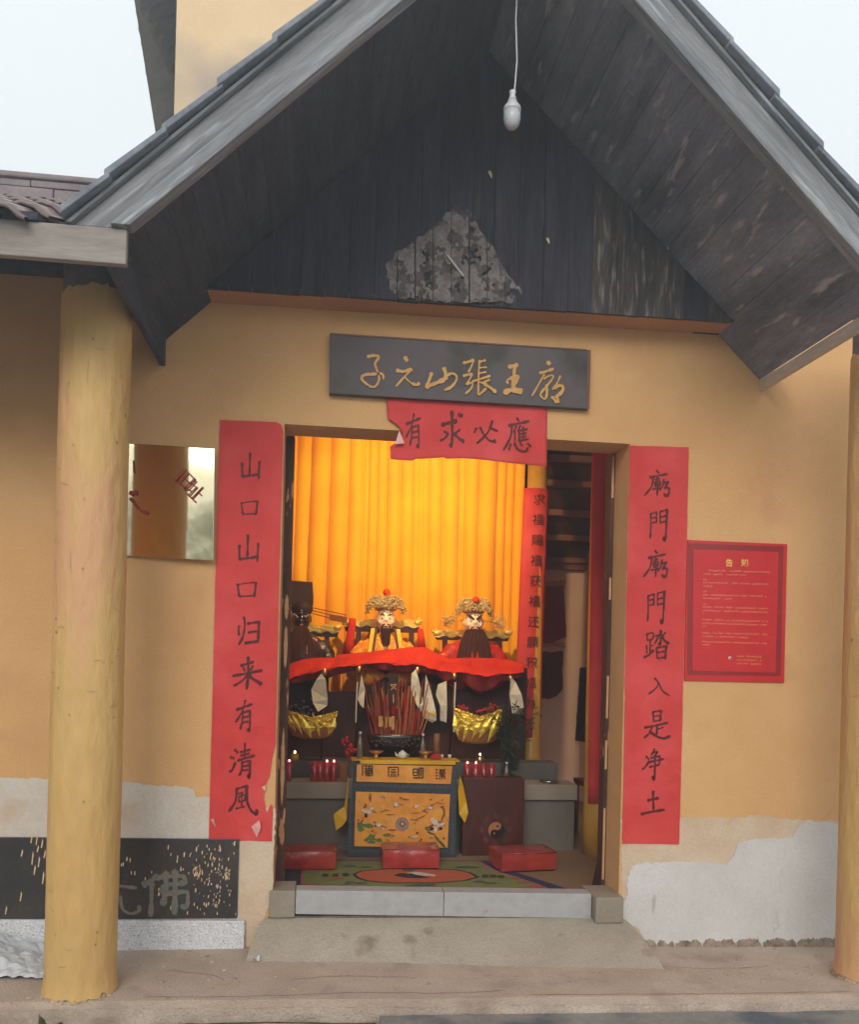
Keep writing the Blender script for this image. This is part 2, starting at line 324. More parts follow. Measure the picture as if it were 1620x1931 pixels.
M['whitecloth'] = mat('offwhite_cloth', S((214, 204, 180)), S((190, 178, 156)), 6, rough=.85, bump=.2)
M['sticks'] = mat('joss_stick', S((170, 96, 60)), S((120, 62, 40)), 20, rough=.8, bump=.1)
M['sticks2'] = mat('bamboo_slip', S((196, 150, 90)), S((170, 120, 66)), 20, rough=.8, bump=.1)
M['redslip'] = mat('red_slip', S((170, 36, 34)), None, 20, rough=.7, bump=.1)
M['urn'] = mat('black_urn', S((30, 24, 22)), None, 20, rough=.25, bump=.2, spec=.7)
M['brass'] = mat('brass', (.8, .5, .2, 1), None, 20, rough=.3, metal=.9, bump=.1)
M['porcelain'] = mat('porcelain', S((206, 206, 186)), None, 20, rough=.2, bump=0, spec=.6)
M['candle'] = mat('candle_glass', S((170, 40, 46)), S((130, 28, 34)), 20, rough=.2, bump=.1, spec=.7, spots=S((210, 110, 110)), spot_scale=60, spot_lo=.6, spot_hi=.64)
M['flame'] = mat('candle_flame', (1, .1, .08, 1), None, 5, bump=0, emit=(1, .12, .1, 1), estr=14)
M['flamew'] = mat('led_flame', (1, .8, .6, 1), None, 5, bump=0, emit=(1, .75, .5, 1), estr=12)
M['glassb'] = mat('bottle_glass', S((150, 140, 120)), None, 5, rough=.1, bump=0, trans=.6, spec=.7)
M['foil'] = mat('gold_foil', (.95, .74, .12, 1), (.62, .40, .04, 1), 14, rough=.28, metal=.45, bump=.6, fine=40, fineamt=.25)
M['foilbase'] = mat('tan_paper', S((176, 120, 62)), S((150, 98, 50)), 12, rough=.6, bump=.3)
M['flower'] = mat('red_flower', S((190, 44, 44)), S((150, 26, 30)), 40, rough=.6, bump=.4)
M['leaf'] = mat('dark_leaf', S((48, 56, 36)), S((30, 38, 24)), 12, rough=.5, bump=0)
M['scroll'] = mat('dark_scroll', S((70, 30, 34)), S((54, 24, 28)), 8, rough=.7)
M['pennant'] = mat('red_pennant', S((150, 28, 22)), S((126, 22, 18)), 3, rough=.5, bump=.3)
M['pennantlow'] = mat('maroon_pennant', S((112, 30, 26)), S((84, 22, 20)), 6, stretch=(6, 1, .5), rough=.6, bump=.3)
M['fringe'] = mat('yellow_fringe', S((206, 140, 70)), None, 40, rough=.8)
M['lampmetal'] = mat('lamp_metal', S((120, 116, 110)), None, 10, rough=.4, metal=.8, bump=0)
for nm, c in dict(rugblue=(62, 68, 96), rugpink=(170, 104, 108), ruggreen=(132, 140, 86), rugorange=(196, 104, 72), rugred=(190, 88, 74), rugdark=(62, 58, 60), rugwhite=(222, 214, 190), ruggrey=(96, 104, 100), ruggreen2=(110, 128, 70)).items():
    M[nm] = mat(nm + '_wool', S(c), tuple(v * .86 for v in S(c)[:3]) + (1,), 30, rough=.95, bump=.4, fine=200, fineamt=.12)
for nm, c in dict(e_white=(214, 200, 184), e_black=(50, 40, 36), e_green=(96, 122, 60), e_dgreen=(66, 92, 50), e_brown=(150, 86, 50), e_grey=(150, 134, 128), e_red=(190, 70, 44)).items():
    M[nm] = mat(nm[2:] + '_embroidery', S(c), tuple(v * .8 for v in S(c)[:3]) + (1,), 60, rough=.6, bump=.3, fine=200, fineamt=.15)
M['splash'] = mat('cream_splash', S((226, 196, 160)), S((206, 168, 130)), 30, rough=.8, bump=.2)
M['chargreen'] = mat('faded_green_char', S((98, 108, 96)), S((120, 108, 98)), 8, rough=.8, bump=.2)
M['bark'] = mat('bark', S((92, 78, 64)), None, 12, rough=.9)
M['foliage'] = mat('foliage', (.07, .11, .035, 1), (.04, .07, .02, 1), 3, rough=.7, bump=0)
M['ground'] = mat('yard_ground', S((186, 180, 170)), S((168, 162, 152)), .6, rough=.95, bump=.3, fine=20, fineamt=.12)

# ------------------------------------------------------------------ ground, porch, ramp
def flat_sheet(name, x0, x1, y0, y1, z, m, n=1, **t):
    return obj(name, MB().grid(lambda u, v: (x0 + (x1 - x0) * u, y0 + (y1 - y0) * v, z), n, n), m, **t)
flat_sheet('ground', -150, 150, -150, 150, -.35, M['ground'], kind='structure')
def edgeY(x): return -.765 - .036 * (x + 1.4) + .012 * noise.noise((x * 3, 0, 1)) + .008 * noise.noise((x * 14, 0, 5))
def floorz(x, y): return .012 - .0 * x + .004 * noise.noise((x * 2, y * 3, 3)) + (-.05 * max(0, (x - .4)) / 2.6 * max(0, 1 + y / .8))
b = MB()
NX = 220
b.grid(lambda u, v: ((lambda X, Yf: (X, Yf + (.03 - Yf) * v, floorz(X, Yf + (.03 - Yf) * v) - (.015 if v == 0 else 0)))(-6 + 15 * u, edgeY(-6 + 15 * u))), NX, 14)
b.grid(lambda u, v: ((lambda X: (X, edgeY(X) + .022 * (noise.noise((X * 5, v * 3, 4)) + .5 * noise.noise((X * 17, v * 6, 8))) * min(1, 4 * (1 - v)), -.35 + (floorz(X, edgeY(X)) - .015 + .35) * v))(-6 + 15 * u)), NX * 3, 10)
obj('porch_floor', b, M['concrete'], kind='structure')
# lower apron slab in front, broken in pieces
b = MB()
def apron(x0, x1, z, y1, m, nm):
    bb = MB()
    bb.grid(lambda u, v: ((lambda X: (X, -7 + (edgeY(X) - y1 + 7) * v, z + .006 * noise.noise((X * 2, v * 9, 2))))(x0 + (x1 - x0) * u)), int((x1 - x0) * 14) + 2, 8)
    bb.grid(lambda u, v: ((lambda X: (X, edgeY(X) - y1, z + .006 * noise.noise((X * 2, 9, 2)) - .3 * v))(x0 + (x1 - x0) * u)), int((x1 - x0) * 14) + 2, 1)
    obj(nm, bb, m, kind='structure')
apron(-.72, .28, -.055, .035, M['moss'], 'side_pavement')
apron(-.66, .26, -.045, .075, M['concrete'], 'pavement_strip')
apron(.3, 6, -.035, .012, M['apron'], 'pavement')
apron(-6, -1.2, -.22, .03, M['moss'], 'drain_bed')
# specks, pebbles and hairline cracks on the porch concrete
rr = random.Random(31); pb = MB()
for _ in range(170):
    x_, y_ = rr.uniform(-1.6, 2.8), rr.uniform(-.74, -.05)
    if -.4 < x_ < 1.85 and y_ > -.45: continue
    r_ = rr.choice((.003, .004, .005, .009)); pb.ball((x_, y_, floorz(x_, y_) + r_ * .2), (r_ * rr.uniform(1, 2), r_, r_ * .6), 6, 4)
obj('floor_grit', pb, mat('grit', S((196, 182, 160)), S((120, 106, 92)), 40, rough=.9), kind='stuff')
ck = MB()
for (pts_) in ([(-.75, -.69), (-.3, -.705), (.2, -.69), (.55, -.715), (.9, -.70)], [(1.0, -.77), (1.5, -.78), (1.9, -.80), (2.6, -.81)], [(-.1, -.5), (.15, -.48), (.5, -.52)], [(1.9, -.4), (2.1, -.42), (2.4, -.39)], [(-.72, -.35), (-.5, -.42), (-.42, -.5)]):
    c_ = crom([p + (0,) for p in pts_], 12); L_ = []
    for i_, p in enumerate(c_):
        y_ = p[1] + .012 * noise.noise((p[0] * 14, p[1], 3)); w_ = .0022 * (.5 + abs(noise.noise((p[0] * 20, 1, 1)))); z_ = floorz(p[0], y_) + .0015
        L_.append(((p[0], y_ - w_, z_), (p[0], y_ + w_, z_)))
    n_ = len(L_); ck.add([a_ for a_, _ in L_] + [b_ for _, b_ in L_], [(i_, i_ + 1, n_ + i_ + 1, n_ + i_) for i_ in range(n_ - 1)])
obj('floor_cracks', ck, mat('crack_dark', S((84, 70, 60)), None, 20), kind='stuff')
# concrete ramp
b = MB()
def rampf(u, v):
    X0 = -.26 + (1.715 + .26) * u; zt = .165 - .02 * u
    sl_ = 1 - (1 - v) ** 1.6
    side = abs(u - .5) * 2
    yb = -.22 - .2 * u; X1 = -.345 + (1.80 + .345) * u
    if side > .96: X1 -= 0
    z = zt * (1 - v) ** .9
    z = zt * (1 - v ** 1.25)
    return (X0 + (X1 - X0) * v ** .7, -.005 + (yb) * v, z + floorz(X1, yb) * v + .003 * noise.noise((u * 20, v * 5, 8)))
b.grid(rampf, 60, 12)
for s in (0, 1):
    pts = [Vector(rampf(s, j / 12)) for j in range(13)]
    b.add(pts + [Vector((p.x, p.y, -.03)) for p in pts], [(j, j + 1, 14 + j, 13 + j) for j in range(12)])
obj('ramp', b, M['ramp'], kind='structure', smooth=True)
obj('temple_floor', MB().box((-3, .1, -.3), (4, 4.3, .15)), M['intfloor'], kind='structure')

# ------------------------------------------------------------------ temple hall: walls
DX0, DX1, DZ0, DZ1 = -.228, 1.695, .15, 2.812
T = thing('temple_hall', (.8, 0, 0), 'cream plastered temple hall with a sooty timber gable over its open doorway', 'temple')
fw = MB()
fw.box((-6, 0, -.3), (DX0, .24, 3.72)); fw.box((DX1, 0, -.3), (8, .24, 3.72)); fw.box((DX0, 0, DZ1), (DX1, .24, 3.72)); fw.box((DX0, 0, -.3), (DX1, .24, .14))
wall = obj('front_wall', fw, M['ochre'], T)
iw = MB(); iw.box((-1.5, 4.2, 0), (2.9, 4.4, 2.62)); iw.box((2.72, .3, 0), (2.9, 4.19, 3.9)); iw.box((-1.5, .3, 0), (-1.35, 4.19, 3.9))
obj('inner_wall', iw, M['intwall'], T)
# painted zones of the lower wall (skins of plaster)
for_right = MB()
skin(for_right, outline([(1172, 1545), (1215, 1546), (1300, 1540), (1400, 1541), (1430, 1536), (1500, 1545), (1600, 1547), (1700, 1549), (1700, 1810), (1172, 1790)], -.004, 3, 3.2, 1))
obj('bare_plaster', for_right, M['pale'], wall); pz = MB()
skin(pz, outline([(438, 1520), (520, 1524), (514, 1683), (508, 1700), (496, 1740), (468, 1790), (452, 1797), (440, 1797)], -.004, 3, 3.2, 2)); obj('bare_plaster', pz, M['pale'], wall)
ww = MB()
skin(ww, outline([(1182, 1690), (1184, 1655), (1192, 1632), (1215, 1626), (1290, 1624), (1372, 1630), (1386, 1610), (1392, 1590), (1410, 1583), (1470, 1580), (1495, 1578), (1505, 1556), (1530, 1550), (1600, 1552), (1700, 1554), (1700, 1810), (1226, 1786), (1204, 1752), (1176, 1738), (1170, 1715)], -.008, 3, 4.2, 3))
obj('whitewash_patch', ww, M['whitewash'], wall)
lz = MB(); skin(lz, outline([(-200, 1462), (60, 1467), (120, 1466), (232, 1473), (300, 1482), (350, 1482), (366, 1490), (370, 1502), (420, 1504), (452, 1520), (450, 1797), (400, 1797), (-200, 1797)], -.006, 3, 3.2, 2))
obj('stained_whitewash', lz, mat('stained_whitewash', S((206, 200, 190)), S((196, 182, 166)), 2.2, rough=.85, bump=.3, fine=70, fineamt=.05, spots=S((190, 156, 124)), spot_scale=3.4, spot_lo=.58, spot_hi=.74), wall)
# broken mortar along the foot of the wall
def mort(k, px0, px1):
    n_ = int((px1 - px0) / 2.2)
    def f(u, v):
        px = px0 + (px1 - px0) * u; p = atz(px, 1797 + (px - 1212) * .008, 0)
        e = min(1, u * 8, (1 - u) * 8); hh = (.022 + .016 * noise.noise((px * .05, 0, k)) + .012 * noise.noise((px * .3, 2, k))) * e
        return (p.x, -.004 - (.022 + .02 * noise.noise((px * .12, v * 2, k))) * (1 - v) ** .6 - .004 * noise.noise((px, v * 9, 1)), -.075 + (.075 + hh) * v + .004 * noise.noise((px * .5, v * 5, 3)))
    obj('broken_mortar', MB().grid(f, n_, 6), M['mortarline'], wall)
for k, (a_, b_) in enumerate(((1216, 1262), (1264, 1298), (1300, 1352), (1355, 1422), (1424, 1474), (1478, 1545), (1548, 1640), (1644, 1760))): mort(k, a_, b_)

# door frame
obj('door_frame', MB().box((DX0, .242, .15), (DX0 + .048, .33, DZ1)), M['jambwood'], T); obj('door_frame', MB().box((DX1 - .022, .242, .15), (DX1 + .02, .33, DZ1 + .01)), M['jambwood'], T)
df = MB()
df.box((DX0, .242, .15), (DX0 + .048, .33, DZ1)); df.box((DX1 - .022, .242, .15), (DX1 + .02, .33, DZ1 + .01))
bare = mat('bare_wood', S((206, 160, 118)), None, 20)
for (y0, y1, sd) in ((1120, 1168, 0), (1180, 1260, 0), (1372, 1520, 0)):
    n_ = 12; pts = []
    for i in range(n_ + 1):
        y = y0 + (y1 - y0) * i / n_; pts.append((y, 3.5 * sin(pi * i / n_) ** .5 + 1.2 * noise.noise((y * .2, 0, 0))))
    pk = MB()
    for i in range(n_):
        za, zb = at(540, pts[i][0], .24).z, at(540, pts[i + 1][0], .24).z
        xc = DX0 + .026; q = mpp(.24)
        pk.add([(xc - pts[i][1] * q, .2395, za), (xc + pts[i][1] * q, .2395, za), (xc + pts[i + 1][1] * q, .2395, zb), (xc - pts[i + 1][1] * q, .2395, zb)], [(0, 1, 2, 3)])
    obj('peeled_paint', pk, bare, T)
for (z0, z1) in ((2.55, 2.8), (1.95, 2.08), (1.25, 1.5), (.95, 1.12), (.3, .72)):
    obj('peeled_paint', MB().box((DX1 - .020, .234, z0), (DX1 - .008, .2415, z1)), bare, T)

# ---- gable
GX, GZ, GS = .80, 4.72, .955
def gz(x, d=0): return GZ - GS * abs(x - GX) + d
gw = obj('gable_wall', MB().slab([(-.62, -.02, 3.46), (2.2, -.02, 3.46), (GX, -.02, 4.76)], (0, .02, 0)), M['sootwood'], T)
ledge = MB()
ledge.hexa([(-.66, -.185, 3.432), (2.24, -.185, 3.462), (2.24, 0, 3.462), (-.66, 0, 3.432), (-.66, -.185, 3.46), (2.24, -.185, 3.49), (2.24, 0, 3.49), (-.66, 0, 3.46)])
obj('lintel_ledge', ledge, mat('brown_ledge', S((190, 142, 98)), S((178, 126, 86)), 2, bump=.2), T)
x = -.64; i = 0
while x < 2.24:
    w_ = R.uniform(.115, .145); x1 = min(x + w_ - .0025, 2.24); yo = -.19 - R.random() * .012
    zb = 3.431 + .0103 * (x + .66) + R.uniform(-.003, .001)
    top = lambda X: max(gz(X, .07), zb + .01)
    xs = [x, x1] if not (x < GX < x1) else [x, GX, x1]
    pts = [(x, yo, zb), (x1, yo, zb)] + [(X, yo, top(X)) for X in reversed(xs)]
    obj('board', MB().slab(pts, (0, .022, 0)), M['sootwood2'] if x > 1.35 and R.random() < .8 else M['sootwood'], gw); x += w_; i += 1
# torn paper on the boards
tp = MB(); poly = [(722, 497), (760, 470), (812, 432), (858, 392), (872, 385), (888, 402), (905, 432), (930, 468), (950, 505), (988, 556), (965, 570), (860, 570), (745, 562)]
def inside(x, y, P):
    c = False; n = len(P)
    for i in range(n):
        (xa, ya), (xb, yb) = P[i], P[i - 1]
        if (ya > y) != (yb > y) and x < (xb - xa) * (y - ya) / (yb - ya) + xa: c = not c
    return c
def torn(th_, sd, Y, cell, fx, fy):
    tp = MB()
    for iy in range(int(385 / cell), int(574 / cell)):
        for ix in range(int(715 / cell), int(992 / cell)):
            cx, cy = (ix + .5) * cell, (iy + .5) * cell
            wb = 9 * noise.noise((cx * .06, cy * .06, 9))
            if not inside(cx + wb, cy + wb * .6, poly): continue
            v = noise.noise((cx * fx, cy * fy, sd)) + .6 * noise.noise((cx * fx * 3, cy * fy * 3, sd + 4)) + .3 * noise.noise((cx * fx * 8, cy * fy * 6, sd + 4))
            if v + th_ < 0: continue
            if (cx % 34) < 2.0: continue
            tp.add([at(ix * cell + dx, iy * cell + dy, Y) for dx, dy in ((0, 0), (cell, 0), (cell, cell), (0, cell))], [(0, 1, 2, 3)])
    return tp
TPp = tag(obj('torn_paper', torn(.42, 2.2, -.2030, 1.6, .03, .03), mat('torn_dark_paper', S((92, 86, 84)), S((66, 61, 60)), 14, stretch=(1.5, 1, .7), rough=.9, bump=.2, fineamt=.2)), 'tattered diamond of grey paper remnants stuck to the sooty gable boards', 'paper')
obj('pale_layer', torn(.02, 5.1, -.2036, 1.5, .034, .028), mat('torn_grey_paper', S((130, 123, 122)), S((96, 90, 88)), 18, rough=.9, bump=.2, spots=S((100, 94, 90)), spot_scale=20, spot_lo=.56, spot_hi=.64), TPp)
obj('loose_strip', MB().slab([at(842, 482, -.212), at(846, 481, -.212), at(876, 520, -.209), at(873, 522, -.209)], (0, .003, 0)), M['paperback_grey'], TPp)
# small scraps caught on the boards
for (px, py, s, lb) in ((924, 330, 7, 'pale scrap of paper caught on the upper gable boards'), (1033, 455, 6, 'small white scrap snagged on the boards right of the torn paper')):
    sb = MB(); c = at(px, py, -.21); q = mpp(-.2) * s
    sb.slab([c + Vector((-.6, 0, .9)) * q, c + Vector((.2, 0, 1.1)) * q, c + Vector((.7, 0, -.2)) * q, c + Vector((.5, 0, -1)) * q, c + Vector((-.2, 0, .1)) * q], (0, .002, 0))
    tag(obj('paper_scrap', sb, M['whitecloth']), lb, 'paper scrap')

# ---- gable roof: rakes, soffit boards, eave boards, tiles
GR = obj('gable_roof', MB().slab([(GX - 1.69, -1.2, gz(GX - 1.69, .222)), (GX, -1.2, GZ + .222), (GX + 1.69, -1.2, gz(GX + 1.69, .222)), (GX + 1.69, -1.2, gz(GX + 1.69, .20)), (GX, -1.2, GZ + .20), (GX - 1.69, -1.2, gz(GX - 1.69, .20))], (0, 1.5, 0)), M['roofdark'], T)
HW = 1.655
for s in (-1, 1):
    L = HW * sqrt(1 + GS * GS); n_ = 18; stp = L / n_
    for k in range(n_):
        a0 = k * stp + .0015; a1 = (k + 1) * stp - .0015; c_ = 1 / sqrt(1 + GS * GS); dz = R.uniform(-.003, .003)
        X0, X1 = GX + s * a0 * c_, GX + s * a1 * c_
        y1 = R.uniform(-.012, -.003) if X0 > -.6 and X0 < 2.2 else -.003
        dz += .078; p = [(X0, -1.19, gz(X0, dz)), (X1, -1.19, gz(X1, dz)), (X1, y1, gz(X1, dz)), (X0, y1, gz(X0, dz))]
        if s < 0: p = p[::-1]
        obj('soffit_board', MB().slab(p, (0, 0, .022)), M['soffit'] if s > 0 else M['soffit2'], GR)  # left slope gets the darker copy, its shade put into the colour
# small stub batten on the right soffit
for (xa, ya, yb) in ((1.36, -.8, -.45),):
    obj('soffit_batten', MB().slab([(xa, ya, gz(xa, .058)), (xa + .05, ya, gz(xa + .05, .058)), (xa + .05, yb, gz(xa + .05, .058)), (xa, yb, gz(xa, .058))], (0, 0, .018)), M['soffit'], GR)
def rake(s, d0, d1, y0, y1, xend, m, nm, n=1):
    m = M['rakewood_l'] if s < 0 else M['rakewood_r']
    xe = GX + s * xend
    p = [(GX, gz(GX, d0)), (xe, gz(xe, d0)), (xe, gz(xe, d1)), (GX, gz(GX, d1))]
    if True:     # cut level on top of the fascia
        zc = 3.21 if s < 0 else 3.16
        def xat(d): return GX + s * (GZ + d - zc) / GS
        p = [(GX, gz(GX, d0)), (xat(d0), zc), (xat(d1), zc), (GX, gz(GX, d1))]
    obj(nm, MB().slab([(x_, y0, z_) for x_, z_ in p], (0, y1 - y0, 0)), m, GR, bevel=.004)
for s in (-1, 1):
    rake(s, -.005, .066, -1.262, -1.19, 2.3, M['greywood'], 'rake_trim')
    rake(s, .074, .205, -1.222, -1.19, 2.3, M['greywood'], 'rake_board')
    rake(s, .2055, .226, -1.25, -1.19, 2.3, M['edge_tile'], 'rake_batten')
    # verge tiles: each course steps up over the next
    L = 2.35 * sqrt(1 + GS * GS); cl = .285; k = 0; c_ = 1 / sqrt(1 + GS * GS)
    while k * cl < L:
        a0, a1 = k * cl, (k + 1) * cl + .03
        X0, X1 = GX + s * a0 * c_, GX + s * a1 * c_
        lim = (GZ + .25 - (3.225 if s < 0 else 3.1)) / GS
        if abs(X0 - GX) > lim - .04: break
        if abs(X1 - GX) > lim: X1 = GX + s * lim
        j = R.uniform(-.005, .008)
        p = [(X0, -1.285 + j, gz(X0, .228)), (X1, -1.285 + j, gz(X1, .244)), (X1, -1.285 + j, gz(X1, .278)), (X0, -1.285 + j, gz(X0, .254))]
        obj('verge_tile', MB().slab(p, (0, .34, 0)), M['edge_tile'], GR, bevel=.004); k += 1
    # tiles behind the verge (one sheet, never seen from below)
    xe = GX + s * 1.72
    if s > 0: obj('tile_field', MB().slab([(GX, -.93, gz(GX, .225)), (xe, -.93, gz(xe, .225)), (xe, -.93, gz(xe, .26)), (GX, -.93, gz(GX, .26))], (0, 1.2, 0)), M['tile'], GR)
    else: obj('tile_field', MB().slab([(GX, -.93, gz(GX, .225)), (-.93, -.93, gz(-.93, .225)), (-.93, -.93, gz(-.93, .26)), (GX, -.93, gz(GX, .26))], (0, 1.2, 0)), M['tile'], GR)
# eave boards running back to the wall
for s in (-1, 1):
    xa = GX + s * 1.655
    h0 = 3.168 if s < 0 else 3.158
    obj('eave_board', MB().box((xa, -1.19, h0 - (.09 if s < 0 else .002)), (xa + s * .03, -.002, h0 + .06)), M['soffit2'] if s < 0 else M['eavepale'], GR, bevel=.003)  # left board darker than the right: shade put into its wood colour
# hip rafter / brace at the left eave

# ------------------------------------------------------------------ side porch roof on the left
SR = thing('side_roof', (-1.6, -1.2, 3.07), 'tiled lean-to roof with a pale fascia board beside the left column', 'roof')
obj('fascia_board', MB().box((-1.52, -1.235, 3.068), (-.792, -1.2, 3.205)), M['fascia'], SR, bevel=.004)
obj('fascia_board', MB().box((-4.2, -1.233, 3.066), (-1.523, -1.198, 3.2)), M['fascia'], SR, bevel=.004)
for k in range(7):
    y0 = -1.19 + k * .17; z0 = 3.10 + (y0 + 1.2) * .42
    obj('soffit_board', MB().slab([(-4.2, y0, z0), (-.84, y0, z0), (-.84, y0 + .163, z0 + .068), (-4.2, y0 + .163, z0 + .068)], (0, 0, .02)), M['soffit2'] if k % 3 else M['soffit'], SR)
obj('wall_plate', MB().box((-4.2, -.09, 3.5), (-.84, -.004, 3.58)), M['soffit2'], SR)
RS = .515
def rz(y): return 3.245 + RS * (y + 1.25)
obj('roof_deck', MB().slab([(-4.2, -1.2, rz(-1.2) - .09), (-1.14, -1.2, rz(-1.2) - .09), (-1.14, 1.0, rz(1.0) - .09), (-4.2, 1.0, rz(1.0) - .09)], (0, 0, .03)), M['roofdark'], SR)
obj('eave_batten', MB().box((-4.2, -1.25, 3.206), (-1.12, -1.19, 3.235)), M['soffit2'], SR)
tb = MB(); tw, tl = .205, .34
prof = [(-.10, .0), (-.075, .012), (-.045, .040), (0, .052), (.045, .040), (.075, .012), (.10, .0)]
vs = []; 
for (yy, up_) in ((0, .022), (tl, 0)):
    for (a, c) in prof: vs.append((a, yy, c + up_))
for (yy, up_) in ((0, .022), (tl, 0)):
    for (a, c) in prof: vs.append((a, yy, c + up_ - .016))
n_ = len(prof); fs = []
for i in range(n_ - 1):
    fs += [(i, i + 1, n_ + i + 1, n_ + i), (2 * n_ + i, 3 * n_ + i, 3 * n_ + i + 1, 2 * n_ + i + 1), (i, 2 * n_ + i, 2 * n_ + i + 1, i + 1), (n_ + i, n_ + i + 1, 3 * n_ + i + 1, 3 * n_ + i)]
tb.add(vs, fs); tmesh = tb.mesh('roof_tile', mat('glazed_roof_tile', S((128, 110, 108)), S((104, 88, 88)), 7, rough=.35, bump=.3, spec=.6), True)
ang = atan(RS)
for r_ in range(8):
    for c_ in range(12):
        X = -1.25 - c_ * tw
        if X < -3.6: continue
        y = -1.29 + r_ * .30 * cos(ang)
        o = link('roof_tile', tmesh, SR)
        o.location = (X + R.uniform(-.006, .006), y, rz(y) - .055); o.rotation_euler = (ang, R.uniform(-.02, .02), R.uniform(-.015, .015))
# ridge of two courses
rx0, rx1 = -4.2, -1.3
z_ = rz(1.0) - .06
zA = at(30, 374, .92).z; zB = at(30, 350, .92).z; zC = at(30, 325, .9).z
x = rx1; k = 0
for (za, zb, off) in ((zA - .12, zB - .004, 0), (zB, zC - .03, .2)):
    x = rx1 + off
    while x > rx0:
        l_ = R.uniform(.36, .46)
        obj('ridge_block', MB().box((max(x - l_ + .005, rx0), .92 + R.uniform(-.004, .004), za), (min(x, rx1), 1.12, zb)), M['ridge'], SR, bevel=.006); x -= l_
obj('ridge_cap', MB().box((rx0, .90, zC - .026), (rx1, 1.14, zC + .01)), M['ridge'], SR, bevel=.01)

# ------------------------------------------------------------------ tall rear hall
RH = thing('rear_hall', (-.5, 1.7, 0), 'taller cream hall rising behind the gable roof with dark scalloped eaves', 'building')
cx = at(331, 100, 1.7).x
obj('wall', MB().box((cx, 1.7, 3.5), (at(1150, 60, 1.7).x, 5.5, 8.2)), M['rearwall'], RH)
EZ = 6.25
def solveY(px, py, Z):
    return atz(px, py, Z)
eA = atz(253, 0, EZ); eB = atz(290, 230, EZ)
ex0 = (eA.x + eB.x) / 2
es = MB()
def exat(y): t = (y - eA.y) / (eB.y - eA.y); return eA.x + (eB.x - eA.x) * t
es.slab([(exat(1.7), 1.7, EZ), (cx - .003, 1.7, EZ + .42), (cx - .003, 5.4, EZ + .42), (exat(5.4), 5.4, EZ)], (0, 0, .05))
obj('eaves', es, mat('rear_soffit', S((140, 148, 160)), S((116, 124, 136)), 5, bump=.3), RH)
y = 1.6; k = 0
tmm = mat('rear_tile', S((112, 120, 132)), S((92, 100, 112)), 6, bump=.3)
while y < 5.2:
    X = exat(y); l_ = .17
    obj('eave_tile', MB().tube([(X + .24, y + l_ * .5, EZ + .22), (X - .0 + R.uniform(-.008, .008), y + l_ * .5, EZ + .055)], .085, 8, squash=.45), tmm, RH); y += l_

